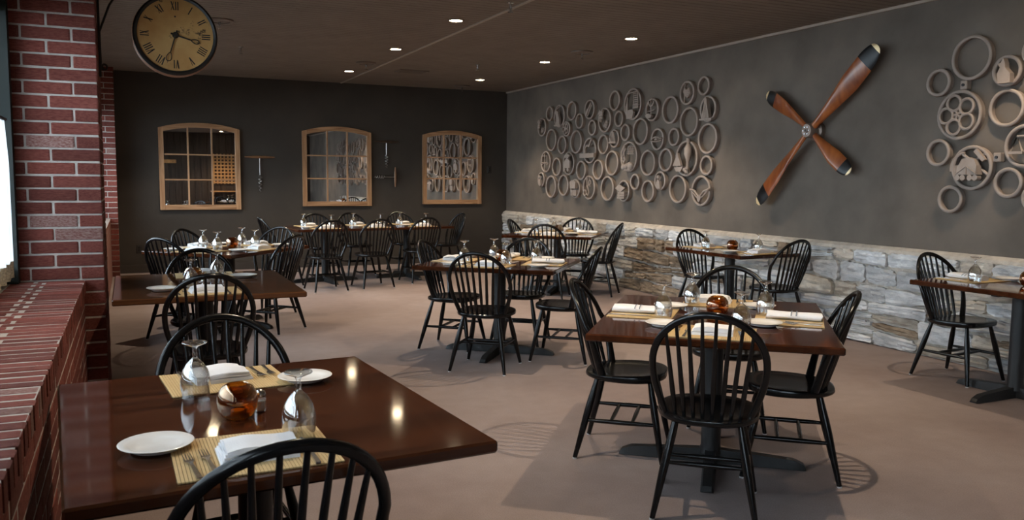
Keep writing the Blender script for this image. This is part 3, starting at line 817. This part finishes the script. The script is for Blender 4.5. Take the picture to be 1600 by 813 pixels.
        for a in (-.4, .35): MB().lathe([(.2*r, -.095), (.2*r, -.06), (1e-4, -.06)], 14, c=(a*r, 0, -.6*r), axis='y').build('wheel', 'ring', rg)
    elif kind == 'clef':
        T([(-.55, -.75), (-.45, -.5), (-.5, .6), (-.35, .8), (-.25, .6), (-.7, .05), (-.75, -.2), (-.5, -.4), (-.3, -.2), (-.45, .0), (-.6, -.12)], .011, 'clef')
        for q in range(5): T([(-.1, .75-q*.13), (.85, .7-q*.13)], .004, 'staff_line')
        for a in (.1, .35, .6): T([(a, .15), (a, .7)], .006, 'note_stem')
        for a, b in ((-.5, -.75), (-.1, -.7), (.3, -.62), (.5, -.7)): MB().sphere((a*r, -.065, b*r), .24*r, 6).build('cloud', 'ring', rg)
        P([(-.75, -.7), (.65, -.65), (.4, -.98), (-.4, -1.0)], 'cloud_base')
    elif kind == 'sail':
        P([(-1.05, -.45), (-.6, .35), (-.2, -.45)], 'sail', -.1, -.07); P([(-.9, -.55), (.0, -.5), (-.25, -.8), (-.7, -.8)], 'hull', -.1, -.06)
        MB().lathe([(.02*r, -1.05*r), (.03*r, -.75*r), (.10*r, -.55*r), (.1*r, -.2*r), (.24*r, .25*r), (.24*r, .6*r), (.1*r, .85*r), (.13*r, 1.1*r), (.13*r, 1.2*r)], 16, c=(.32*r, -.075, 0)).build('bottle', 'ring', rg)
        for a, b in ((.05, -.7), (.3, -.62), (.2, -.8)): MB().sphere((a*r, -.075, b*r), .14*r, 6).build('splash', 'ring', rg)
    elif kind == 'figure':
        P([(-.35, -.95), (-.4, -.2), (-.1, .2), (.3, -.1), (.45, -.95)], 'body'); MB().sphere((-.05*r, -.07, .45*r), .26*r, 6).build('head', 'ring', rg); T([(.1, 0), (.5, .5)], .009, 'arm')
    elif kind == 'mug':
        P([(-.6, -.0), (-.75, .8), (-.3, 1.0), (.3, .98), (.7, .75), (.6, -.0)], 'mug_body', -.1, -.05)
        for q in range(4): Bx(-.62+q*.34, -.36+q*.34, -.85, -.12, 'hop_leaf')
    elif kind == 'scissors':
        T([(-.15, 1.0), (-.1, .2), (.25, -.4), (.1, -.75), (-.2, -.6)], .010, 'blade'); T([(.3, .9), (.15, .2), (.5, .15)], .008, 'blade')
        T(arc(-.5, -.5, .25, 0, 345), .010, 'handle_loop', True); T(arc(.35, .5, .2, 0, 345), .008, 'handle_loop', True)
    elif kind == 'books':
        P([(-1.2, .25), (-.35, .7), (.85, .3), (-.05, -.15)], 'cap_board', -.1, -.085)
        for q in range(3): Bx(-.7+.08*q, .75, -.85+q*.27, -.63+q*.27, 'book', -.1, -.04)
    elif kind == 'bird':
        T([(-1.15, .1), (-.6, .0), (0, -.45), (.55, .0), (1.15, .12)], .012, 'wing'); T([(-.95, .0), (-.45, -.4), (0, -.6)], .009, 'feather'); T([(.95, .0), (.45, -.4), (0, -.6)], .009, 'feather')
        P([(-.3, -.4), (.3, -.4), (.15, -.7), (0, -.85), (-.15, -.7)], 'body'); MB().sphere((1.12*r, -.075, .12*r), .12*r, 6).build('wing_tip', 'ring', rg)
    elif kind == 'flower':
        for q in range(5):
            w = R(90+72*q+20)
            T([(.56*math.cos(w)+.34*math.cos(v), .56*math.sin(w)+.34*math.sin(v)) for v in [2*PI*i/18 for i in range(18)]], .012, 'petal_loop', True)
            T([(0, 0), (.25*math.cos(w), .25*math.sin(w))], .009, 'spoke')
    elif kind == 'cat':
        P([(-.35, -.95), (-.45, -.2), (-.25, .25), (-.45, .55), (-.2, .6), (.0, .95), (.15, .6), (.2, .2), (.6, -.25), (.65, -.95)], 'animal_figure', -.1, -.05)
    elif kind == 'minecart':
        P([(-.62, -.35), (-.62, .12), (.55, .12), (.62, -.35)], 'cart_body', -.11, -.05); P([(-.5, .12), (-.35, .42), (0, .52), (.35, .42), (.5, .12)], 'ore_load', -.1, -.05)
        for a in (-.58, 0, .55): Bx(a-.03, a+.03, -.33, .1, 'strap', -.118, -.105)
        T([(-.55, -.3), (0, .08), (.55, -.3)], .006, 'strap', y=-.112)
        for a in (-.5, -.2, .2, .48): MB().lathe([(.15*r, -.11), (.15*r, -.06), (1e-4, -.06), (1e-4, -.11)], 14, c=(a*r, 0, -.5*r), axis='y', closed=True).build('wheel', 'ring', rg)
        T([(-.75, .85), (.9, -.35)], .012, 'pick_handle', y=-.045); T([(.75, .7), (-.95, -.2)], .012, 'pick_handle', y=-.045); T(arc(-.35, -.05, .8, 95, 190), .012, 'pick_head', y=-.05); P([(.2, .8), (.35, .95), (.85, .4), (.7, .3)], 'hammer_head')
    elif kind == 'harp':
        T([(-.7, -.3), (-.35, .5), (.0, -.3)], .011, 'bell_outline', True); Bx(-.75, .05, -.42, -.28, 'footing'); T([(-.35, .5), (.9, .55)], .01, 'cross_bar')
def sculpture(label, rings, scale, ox, oy, more=()):
    pos = []
    for (cx_, cy_, ry, kind) in rings:
        ya, za = unpx(ox+cx_/scale, oy+(cy_-ry)/scale, XR-RD); yb, zb = unpx(ox+cx_/scale, oy+(cy_+ry)/scale, XR-RD)
        pos.append(((ya+yb)/2, (za+zb)/2, (za-zb)/2, kind))
    pos += [(y, z, r, 0) for y, z, r in more]
    yc = sum(p[0] for p in pos)/len(pos)
    t = thing('ring_sculpture', label, 'wall sculpture', (XR-.001, yc, 1.0), ROTW)
    for y, z, r, kind in pos:
        rg = obj('ring', ring_mesh(r).mesh('ring', 'ring', 40), t, (-(y-yc), 0, z-1.0))
        if kind: motif(kind, r-.022, rg)
    return t, yc
S1 = [(128, 263, 40, 0), (180, 275, 62, 'dog'), (245, 247, 52, 0), (88, 335, 50, 'grapes'), (218, 343, 42, 'flower'), (286, 302, 42, 0), (340, 240, 54, 'oars'), (353, 337, 43, 0),
      (419, 297, 67, 'grapes'), (472, 193, 55, 0), (494, 290, 45, 0), (568, 212, 86, 'ladder'), (670, 242, 62, 'candlestick'), (766, 243, 75, 0), (855, 153, 65, 'flag'), (943, 115, 52, 0),
      (966, 237, 70, 'lighthouse'), (865, 305, 80, 0), (137, 402, 60, 0), (193, 428, 50, 0), (268, 412, 63, 0), (340, 458, 70, 'hook'), (411, 426, 54, 0), (470, 395, 50, 'bell'), (528, 362, 46, 0),
      (608, 357, 73, 0), (698, 398, 60, 'plane'), (785, 386, 50, 0), (963, 395, 83, 0), (108, 518, 58, 'scales'), (165, 545, 50, 0), (229, 527, 63, 'cart'), (294, 563, 52, 0), (383, 560, 55, 0),
      (457, 525, 67, 0), (548, 491, 82, 'clef'), (647, 524, 70, 0), (741, 508, 63, 0), (852, 500, 97, 'sail'), (956, 537, 54, 0), (84, 612, 40, 'figure'), (135, 650, 60, 0), (201, 642, 58, 0),
      (264, 660, 52, 'mug'), (336, 655, 65, 'scissors'), (433, 660, 67, 0), (520, 672, 58, 'books'), (579, 625, 45, 0), (647, 674, 60, 0), (712, 619, 52, 'figure'), (805, 662, 77, 0), (928, 672, 82, 'bird')]
sculpture('large wall sculpture of clay rings with little figures between corner and propeller', S1, 3.3875, 820, 100)
S2 = [(165, 252, 56, 0), (296, 152, 90, 0), (437, 205, 64, 'cat'), (247, 380, 100, 'flower'), (435, 352, 77, 0), (163, 530, 55, 0), (296, 590, 90, 'minecart'), (210, 715, 56, 0), (440, 650, 62, 0),
      (508, 503, 88, 'harp'), (548, 125, 56, 0), (548, 710, 58, 0)]
S2X = []
rq = random.Random(3)
for _ in range(4000):          # rings packed side by side further along the wall
    y, z, r = rq.uniform(.5, 3.75), rq.uniform(1.3, 2.5), rq.choice((.12, .15, .18))
    if z-r < 1.2 or z+r > 2.62: continue
    if all(math.hypot(y-a, z-b) > r+c+.004 for a, b, c in S2X): S2X.append((y, z, r))
s2, yc2 = sculpture('wall sculpture of clay rings with flower loops and a mine cart', S2, 2.54, 1400, 30, S2X)
for (px, py) in ((1508, 133), (1560, 246)):
    y, z = unpx(px, py, XR-.04)
    lk = MB().cbox((-(y-yc2), -.03, z-1.0), (.06, .06, .07), .006).build('link_plate', 'ring', s2, 0)
    MB().lathe([(1e-4, -.068), (.012, -.068), (.012, -.058)], 10, c=(-(y-yc2), 0, z-1.0), axis='y').build('bolt', 'castiron', lk)

# ------------------------------------------------------------------ chairs
def make_chair():
    t = thing('windsor_chair', 'x', 'chair')
    # seat: shield outline, dished top
    def outline(sc):
        o = []
        for i in range(40):
            w = 2*PI*i/40; c_, s_ = math.cos(w), math.sin(w)
            px = math.copysign(abs(c_)**.72, c_)*.222*(1-.10*(s_ < 0)*abs(s_)); py = math.copysign(abs(s_)**.8, s_)*.215
            o.append((px*sc, py*sc))
        return o
    b = MB(); lay = [(.90, .412), (.985, .422), (1.0, .434), (.985, .446), (.93, .451), (.72, .443), (.40, .440)]
    for sc, z in lay: b.v += [(x, y, z+(.006*(y/.2) if z > .43 else 0)) for x, y in outline(sc)]
    for i in range(len(lay)-1):
        for j in range(40): b.f.append((i*40+j, i*40+(j+1) % 40, (i+1)*40+(j+1) % 40, (i+1)*40+j))
    b.f.append(tuple(range(40))[::-1]); b.f.append(tuple((len(lay)-1)*40+j for j in range(40)))
    b.build('seat', 'black', t, 50)
    # bow: bent hoop, wide and flat at the seat
    lean = lambda z: -.150-(z-.44)*.33
    def bow_pt(f):                 # f from 0 (one end) to 1 (other end)
        zc, rr = .672, .236
        s_leg = .255; s_arc = PI*rr; tot = 2*s_leg+s_arc; s_ = f*tot
        if s_ < s_leg: q = s_/s_leg; x = -(.175+(rr-.175)*math.sin(q*PI/2)); z = .44+(zc-.44)*q
        elif s_ > tot-s_leg: q = (tot-s_)/s_leg; x = .175+(rr-.175)*math.sin(q*PI/2); z = .44+(zc-.44)*q
        else: a = PI-(s_-s_leg)/rr; x = rr*math.cos(a); z = zc+rr*math.sin(a)
        return Vector((x, lean(z)+ (.05*abs(x)/.2 if z < .69 else .05*(abs(x)/.236)**2), z))
    n = 44; pts = [bow_pt(i/n) for i in range(n+1)]
    rad = [(.0125+.010*max(0, 1-(p.z-.44)/.28), .0155) for p in pts]
    MB().tube(pts, rad, 10, ref=(0, 1, .0)).build('bow', 'black', t, 60)
    # spindles
    for k in range(8):
        u = (k-3.5)/3.5
        xb = u*.135; yb = -.168+.03*u*u
        xt = u*.178
        best = min(pts[8:-8], key=lambda p: abs(p.x-xt)+(0 if p.z > .7 else 1))
        top_ = Vector(best)-Vector((0, 0, .004)); bot = Vector((xb, yb, .435))
        MB().tube([bot, bot.lerp(top_, .3), bot.lerp(top_, .65), top_], [.0085, .0115, .0098, .0068], 8).build('spindle', 'black', t, 60)
    legs = {}
    for sx in (-1, 1):
        for sy in (-1, 1):
            a = Vector((sx*.135, sy*.135, .425)); c_ = Vector((sx*.215, sy*(.215 if sy > 0 else .235), .006)); legs[(sx, sy)] = (a, c_)
            lg = MB().tube([a.lerp(c_, f) for f in (0, .08, .3, .45, .62, .95, 1)], [.0125, .0135, .0185, .0195, .0175, .0125, .012], 10).build('leg', 'black', t, 60)
            MB().lathe([(1e-4, 0), (.011, 0), (.0125, .008), (1e-4, .008)], 10, c=(c_.x, c_.y, 0)).build('glide', 'glide', lg)
    sz = .20; mids = {}
    for sx in (-1, 1):
        f = (.425-sz)/.419
        p0 = legs[(sx, -1)][0].lerp(legs[(sx, -1)][1], f); p1 = legs[(sx, 1)][0].lerp(legs[(sx, 1)][1], f)
        MB().tube([p0, p0.lerp(p1, .25), p0.lerp(p1, .5), p0.lerp(p1, .75), p1], [.0085, .0115, .0125, .0115, .0085], 8).build('stretcher', 'black', t, 60)
        mids[sx] = (p0, p1)
    for f in (.36, .66):
        a, c_ = mids[-1][0].lerp(mids[-1][1], f), mids[1][0].lerp(mids[1][1], f)
        MB().tube([a, a.lerp(c_, .3), a.lerp(c_, .5), a.lerp(c_, .7), c_], [.0085, .011, .012, .011, .0085], 8).build('cross_stretcher', 'black', t, 60)
    return t
CHAIR = make_chair(); first_chair = [True]
def chair(bx, by, th, label, group, back=.285):
    x, y = bx+back*math.cos(R(th)), by+back*math.sin(R(th)); rz = R(th-90)
    if first_chair[0]:
        first_chair[0] = False
        CHAIR.location = (x, y, 0); CHAIR.rotation_euler = (0, 0, rz); CHAIR['label'] = label; CHAIR['group'] = group
        return CHAIR
    return dup(CHAIR, (x, y, 0), rz, label, group)

# ------------------------------------------------------------------ tables
TZ, TT = .76, .034
def table(cx_, cy_, lx, ly, rot, label, mat='table', cols=((0, 0),), arm=.47, armrot=0.0):
    t = thing('dining_table', label, 'table', (cx_, cy_, 0), R(rot), 'dark dining tables')
    MB().cbox((0, 0, TZ-TT/2), (lx, ly, TT), .006).build('tabletop', mat, t, 0)
    for (x, y) in cols:
        MB().lathe([(.06, .05), (.056, .07), (.05, .09), (.05, TZ-TT-.02)], 24, c=(x, y, 0)).build('column', 'castiron', t)
        MB().box((x, y, TZ-TT-.012), (.55, .05, .02)).box((x, y, TZ-TT-.0125), (.05, .55, .02)).build('top_spider', 'castiron', t, 0)
        for q in range(4):
            a = q*PI/2+armrot; e = Vector((math.cos(a), math.sin(a), 0)); s_ = Vector((-e.y, e.x, 0)); b = MB()
            sec = [(.0, .036, .075), (arm*.5, .034, .062), (arm-.06, .032, .05), (arm-.012, .031, .03), (arm, .029, .012)]
            vs = []
            for d, w, h in sec:
                p = e*d+Vector((x, y, 0))
                vs += [p-s_*w+Vector((0, 0, .004)), p+s_*w+Vector((0, 0, .004)), p+s_*w*.7+Vector((0, 0, h)), p-s_*w*.7+Vector((0, 0, h))]
            fs = []
            for i in range(len(sec)-1):
                for j in range(4): fs.append((i*4+j, i*4+(j+1) % 4, i*4+4+(j+1) % 4, i*4+4+j))
            fs += [(0, 1, 2, 3), tuple(len(vs)-4+j for j in range(4))]
            b.add(vs, fs).build('foot', 'castiron', t, 30)
            pz = e*(arm-.05)+Vector((x, y, 0))
    return t

# ------------------------------------------------------------------ tableware prototypes
def goblet_proto():
    t = thing('goblet', 'x', 'glass')
    n = 28
    MB().lathe([(.041, 0), (.0425, .012), (.0455, .035), (.0445, .06), (.038, .085), (.026, .105), (.014, .118), (.009, .124), (1e-4, .126)], n, cap=False).lathe([(.0395, 0), (.041, .012), (.0438, .035), (.0428, .06), (.0362, .084), (.0245, .102), (1e-4, .112)], n, cap=False).build('bowl', 'glass', t, 60)
    MB().lathe([(.009, .122), (.0065, .130), (.0085, .137), (.0062, .144), (.0062, .152), (.010, .160)], 14, cap=False).build('stem', 'glass', t, 60)
    MB().lathe([(.010, .159), (.022, .164), (.036, .170), (.0375, .1725), (.036, .1745), (1e-4, .172)], n, cap=False).build('foot', 'glass', t, 60)
    return t
def plate_proto():
    return tag(MB().lathe([(1e-4, .004), (.05, .004), (.055, 0), (.06, .0), (.064, .006), (.088, .014), (.0905, .0165), (.088, .0178), (.064, .0105), (.058, .0075), (1e-4, .0075)], 40).build('bread_plate', 'white', None, 50), 'x', 'plate')
def mat_proto():
    t = thing('placemat', 'x', 'placemat')
    b = MB(); n = 46
    for i in range(n):
        x = -.19+.38*(i+.5)/n; b.box((x, 0, .0022), (.38/n*.84, .325, .0034))
    sl_ = b.build('bamboo_slats', 'mat', t, 0); sl_['kind'] = 'stuff'
    th = MB()
    for y in (-.15, -.05, .05, .15): th.box((0, y, .0013), (.382, .004, .0022))
    o = th.build('binding_thread', 'matthread', t, 0)
    return t
def napkin_mesh(kind):
    b = MB(); rn = random.Random(kind)
    if kind == 0:        # flat folded square, four leaves
        for q in range(5):
            w, d = .185-.004*q, .138-.003*q; nu = 8; zb = .0068*q; vs = []
            for z in (0, 1):
                for j in range(nu+1):
                    for i in range(nu+1):
                        u, v = i/nu-.5, j/nu-.5
                        wob = .003*math.sin(u*7+q)+.003*math.sin(v*6+q*2)
                        vs.append((u*w+.002*q, v*d+.002*math.sin(u*6+q), zb+z*.0062+(wob*(.3*q) if z or q else 0)+(.006*math.cos(u*5)*(q == 4)+.004*math.sin(v*8)*(q == 4) if z else 0)))
            k = (nu+1)**2; fs = []
            for j in range(nu):
                for i in range(nu):
                    a = j*(nu+1)+i; f = (a, a+1, a+nu+2, a+nu+1); fs.append(f[::-1]); fs.append(tuple(p+k for p in f))
            rim = list(range(nu+1))+[j*(nu+1)+nu for j in range(1, nu+1)]+[nu*(nu+1)+i for i in range(nu-1, -1, -1)]+[j*(nu+1) for j in range(nu-1, 0, -1)]
            fs += [(rim[i], rim[(i+1) % len(rim)], k+rim[(i+1) % len(rim)], k+rim[i]) for i in range(len(rim))]
            b.add(vs, fs)
    else:                # loose roll
        n, m_ = 14, 18; vs = []
        for i in range(n+1):
            f = i/n; y = -.13+.26*f
            for j in range(m_):
                w = 2*PI*j/m_
                rx = .047+.003*math.sin(f*9+1); rz = .019+.002*math.sin(f*7)
                vs.append((rx*math.cos(w)+.003*math.sin(f*5), y+.004*math.sin(w*2), max(0.0, .0185+rz*math.sin(w)+.002*math.sin(w*3+f*4))))
        fs = [(i*m_+j, i*m_+(j+1) % m_, (i+1)*m_+(j+1) % m_, (i+1)*m_+j) for i in range(n) for j in range(m_)]
        fs += [tuple(range(m_))[::-1], tuple(n*m_+j for j in range(m_))]
        b.add(vs, fs)
        b.tube([(-.03, -.131, .018), (-.01, -.133, .026), (.012, -.132, .02), (.0, -.131, .014)], .003, 6)
    return b
def napkin_proto(kind):
    t = thing('napkin', 'x', 'napkin')
    napkin_mesh(kind).build('linen', 'napkin', t, 60)
    if kind == 1:
        for yb in (-.012, .012):
            n, pts = 14, []
            for j in range(n+1):
                w = PI*(.08+.84*j/n); pts.append((.0498*math.cos(w), yb, .0195+.0215*math.sin(w)))
            MB().tube(pts, .0022, 5, flat=(.5, 1.4)).build('printed_stripe', 'band', t)
    return t
def fork_proto():
    t = MB(); pr = [(-.085, .0065, .003), (-.04, .0055, .003), (.0, .004, .005), (.025, .0045, .005), (.04, .011, .003), (.05, .0115, .004)]
    vs = []
    for y, w, z in pr: vs += [(-w, y, z), (w, y, z), (w, y, z+.0022), (-w, y, z+.0022)]
    fs = [(i*4+j, i*4+(j+1) % 4, i*4+4+(j+1) % 4, i*4+4+j) for i in range(len(pr)-1) for j in range(4)]+[(0, 1, 2, 3), (20, 21, 22, 23)]
    t.add(vs, fs)
    for q in range(4):
        x = -.0093+q*.0062
        t.tube([(x, .049, .005), (x, .068, .007), (x, .09, .010)], [.0017, .0016, .0008], 5)
    return tag(t.build('fork', 'steel', None, 40), 'x', 'fork')
def knife_proto():
    t = MB()
    t.prism([(-.006, -.11), (.006, -.11), (.005, -.02), (-.005, -.02)], 0, .006)
    t.prism([(-.005, -.02), (.006, -.02), (.009, .02), (.009, .08), (.003, .105), (-.005, .11)], .002, .0042)
    return tag(t.build('knife', 'steel', None, 0), 'x', 'knife')
def candle_proto():
    t = thing('candle_globe', 'x', 'candle holder')
    pr = [(.03, 0), (.044, .01), (.054, .03), (.0575, .052), (.054, .074), (.043, .092), (.031, .1), (.029, .098), (.041, .089), (.051, .073), (.0545, .052), (.051, .031), (.041, .013), (1e-4, .008)]
    MB().lathe([(1e-4, 0)]+pr, 32).build('amber_globe', 'amber', t, 60)
    MB().lathe([(1e-4, .009), (.019, .009), (.019, .024), (.017, .0245), (1e-4, .0225)], 18).build('tea_light', 'wax', t)
    return t
def salt_proto():
    t = thing('salt_shaker', 'x', 'salt shaker')
    MB().lathe([(1e-4, 0), (.017, 0), (.0175, .004), (.0165, .04), (.015, .045)], 8, cap=False).build('jar', 'glass', t, 30)
    MB().lathe([(1e-4, .003), (.0145, .003), (.014, .03), (1e-4, .031)], 8).build('salt_fill', 'salt', t, 30)
    MB().lathe([(.0158, .043), (.0165, .05), (.013, .06), (.006, .065), (1e-4, .066)], 16).build('cap', 'steel', t)
    return t
PROTO = dict(goblet=goblet_proto(), plate=plate_proto(), mat=mat_proto(), napkin0=napkin_proto(0), napkin1=napkin_proto(1), fork=fork_proto(), knife=knife_proto(), candle=candle_proto(), salt=salt_proto())
used = {}
def put(kind, x, y, z, rz, label, group=None):
    pr = PROTO[kind]
    if kind not in used:
        used[kind] = 1; pr.location = (x, y, z); pr.rotation_euler = (0, 0, rz); pr['label'] = label
        if group: pr['group'] = group
        return pr
    return dup(pr, (x, y, z), rz, label, group)
rp = random.Random(5)
def setting(tx, ty, ex, ey, th, tname, side, nap=0, gob=True, plate=True, mat=True, nrot=None, cut=True, gp=(.125, .30), pp_=(-.215, .31)):
    """one place: (ex, ey) = middle of the table edge, th = the way the diner looks"""
    f = Vector((math.cos(R(th)), math.sin(R(th)))); r_ = Vector((f.y, -f.x)); rz = R(th-90)
    def at(u, v): return ex+r_.x*u+f.x*v, ey+r_.y*u+f.y*v
    on = 'on the '+tname+', '+side
    ja = lambda s: rp.uniform(-s, s)
    mz = TZ+.0005
    if mat:
        x, y = at(ja(.01), .19); put('mat', x, y, mz, rz+ja(.05), 'tan bamboo placemat '+on, 'bamboo placemats'); mz = TZ+.0045
    x, y = at(ja(.01)+.01, .165)
    put('napkin%d' % nap, x, y, mz, rz+(ja(.12) if nrot is None else R(nrot)), ('folded white linen napkin ' if nap == 0 else 'rolled striped white napkin ')+on, 'white napkins')
    if cut:
        for q, k in enumerate((-.112, -.152)):
            x, y = at(k, .13+ja(.01)); put('fork', x, y, mz, rz+ja(.08), ('inner' if q == 0 else 'outer')+' steel fork '+on, 'steel forks')
        x, y = at(.125, .13); put('knife', x, y, mz, rz+ja(.08), 'steel table knife '+on, 'steel knives')
    if plate:
        x, y = at(pp_[0]+ja(.012), pp_[1]+ja(.012)); put('plate', x, y, TZ+.0045, ja(3), 'white bread plate '+on, 'white bread plates')
    if gob:
        x, y = at(gp[0]+ja(.012), gp[1]+ja(.012)); put('goblet', x, y, TZ+.0048, ja(3), 'upturned clear goblet '+on, 'upturned goblets')

def centre(x, y, tname, dx=.07, dy=.05):
    put('candle', x, y, TZ+.0006, 0, 'amber glass candle globe on the '+tname, 'amber candle globes')
    put('salt', x+dx, y+dy, TZ+.0006, 0, 'small glass salt shaker on the '+tname, 'salt shakers')

CH = 'black spindle chair at the '
# --- T1 table at the brick sill
N1 = 'table against the brick sill'
table(.315, 2.535, 1.02, 1.19, 4.3, 'dark red-brown table pushed against the brick sill below the curtained window')
chair(.30, 3.36, -86, CH+N1+', mirror side', 'bow-back chairs')
chair(.285, 1.70, 94, CH+N1+', timber wall side', 'bow-back chairs')
setting(.3, 2.5, .265, 3.125, -86, N1, 'mirror side', 0, gp=(.125, .39), pp_=(-.24, .30))
setting(.3, 2.5, .275, 1.94, 94, N1, 'timber wall side', 0, gp=(.125, .27), pp_=(-.215, .33))
centre(.262, 2.46, N1)
# --- T2 table by the pillar
N2 = 'table beside the brick pillar'
table(.425, 5.73, 1.07, 1.27, 0, 'walnut brown table with its end against the brick pillar under the clock', 'table2')
chair(.39, 4.84, 90, CH+N2+', brick sill side', 'bow-back chairs')
chair(.45, 6.52, -90, CH+N2+', mirror side', 'bow-back chairs')
setting(.4, 5.7, .39, 5.095, 90, N2, 'brick sill side', 0, pp_=(-.24, .32), gp=(-.06, .40))
setting(.4, 5.7, .45, 6.365, -90, N2, 'mirror side', 0, gp=(-.06, .40), pp_=(-.24, .40))
centre(.36, 5.78, N2)
# --- T3 diagonal table
N3 = 'table below the lattice mirror'
c3 = (.86, 8.48)
table(*c3, 1.22, 1.0, 46, 'dark table set cornerwise below the mirror that shows the lattice')
def around(c, lx, ly, rot, bows, tn, **kw):
    """bows: list of (bow x, bow y, facing, side phrase, napkin)"""
    for (bx, by, th, side, nap) in bows:
        chair(bx, by, th, CH+tn+', '+side, 'bow-back chairs')
        rel = (th+180-rot) % 180
        h_ = lx/2 if (rel < 45 or rel > 135) else ly/2
        setting(c[0], c[1], c[0]-h_*math.cos(R(th)), c[1]-h_*math.sin(R(th)), th, tn, side, nap, **kw)
    centre(c[0]+.03, c[1]+.02, tn)
around(c3, 1.22, 1.0, 46, [(.22, 7.83, 46, 'clock side', 0), (.47, 9.07, -44, 'brick corner side', 0), (1.46, 9.22, 226, 'long table side', 0), (1.39, 7.9, 136, 'middle floor side', 0)], N3, pp_=(-.28, .17), gp=(.10, .29))
# --- T4 long table
N4 = 'long table under the mirrors'
table(3.07, 11.75, 2.3, 1.0, 7, 'long dark table for eight in front of the arched mirrors', cols=((-.62, 0), (.62, 0)))
a4 = R(7); e4 = Vector((math.cos(a4), math.sin(a4))); n4 = Vector((-e4.y, e4.x)); c4 = Vector((3.07, 11.75))
for q, (bx, by) in enumerate(((2.30, 10.47), (2.95, 10.60), (3.72, 10.95))):
    side = ('open floor side, brick end', 'open floor side, middle', 'open floor side, stone end')[q]
    chair(bx, by, 97, CH+N4+', '+side, 'bow-back chairs')
    p = c4+e4*(-.72+.72*q)-n4*.5; setting(0, 0, p.x, p.y, 97, N4, side, 0)
for q, (bx, by) in enumerate(((2.47, 12.45), (3.04, 12.66), (3.86, 12.85))):
    side = ('dark wall side, brick end', 'dark wall side, middle', 'dark wall side, stone end')[q]
    chair(bx, by, -83, CH+N4+', '+side, 'bow-back chairs')
    p = c4+e4*(-.72+.72*q)+n4*.5; setting(0, 0, p.x, p.y, -83, N4, side, 0)
chair(4.70, 12.22, 187, CH+N4+', head by the stone corner', 'bow-back chairs')
chair(1.55, 11.4, 7, CH+N4+', head by the brick pillar', 'bow-back chairs')
p = c4+e4*.2; centre(p.x, p.y, N4)
# --- T5 middle of the floor
N5 = 'table in mid floor'
c5 = (2.79, 6.36)
table(*c5, 1.06, 1.15, 50, 'dark square table standing in the middle of the carpet, four chairs')
around(c5, 1.06, 1.15, 50, [(2.28, 5.65, 50, 'brick sill side', 0), (2.30, 6.90, -42, 'clock side', 0), (3.30, 6.87, 230, 'dark wall side', 1), (3.385, 5.765, 140, 'propeller side', 1)], N5, pp_=(-.285, .18))
# --- T6 corner
N6 = 'table in the stone corner'
c6 = (5.03, 9.62)
table(*c6, 1.36, 1.12, 50, 'dark table in the corner by the stone wainscot below the ring sculpture')
around(c6, 1.36, 1.12, 50, [(4.50, 8.94, 50, 'mid floor side', 0), (4.60, 10.15, -42, 'dark wall side', 0), (5.70, 10.28, 230, 'plaster wall side', 1), (5.55, 8.92, 136, 'propeller side', 1)], N6)
# --- T7 two-seat
N7 = 'two-seat table near the propeller'
table(5.47, 6.72, .76, 1.12, 3, 'small two-seat dark table at the stone wainscot between rings and propeller', arm=.36)
chair(5.60, 7.58, -88, CH+N7+', dark wall end', 'bow-back chairs')
chair(5.60, 5.90, 95, CH+N7+', timber wall end', 'bow-back chairs')
setting(0, 0, 5.45, 7.275, -87, N7, 'dark wall end', 0)
setting(0, 0, 5.50, 6.165, 93, N7, 'timber wall end', 0)
centre(5.48, 6.70, N7)
# --- T8 big table with rolled napkins
N8 = 'striped-napkin table'
c8 = (2.70, 3.42)
table(*c8, 1.35, 1.10, 50.5, 'large dark table with four places and striped rolled napkins', armrot=0)
around(c8, 1.35, 1.10, 50.5, [(2.13, 2.73, 50.5, 'brick sill side', 0), (2.17, 3.93, -39.5, 'clock side', 1), (3.43, 4.19, 230.5, 'stone wall side', 0), (3.21, 3.0, 139.5, 'propeller wall side', 1)], N8)
# --- T9 two-seat by the stone wall
N9 = 'two-seat table under mine cart rings'
table(5.46, 3.68, .78, 1.14, 1, 'small two-seat dark table at the stone wainscot under the mine cart rings', arm=.42)
chair(5.56, 4.49, -86, CH+N9+', dark wall end', 'bow-back chairs')
setting(0, 0, 5.47, 4.25, -89, N9, 'dark wall end', 1)
setting(0, 0, 5.47, 3.11, 91, N9, 'timber wall end', 1)
centre(5.5, 3.66, N9)
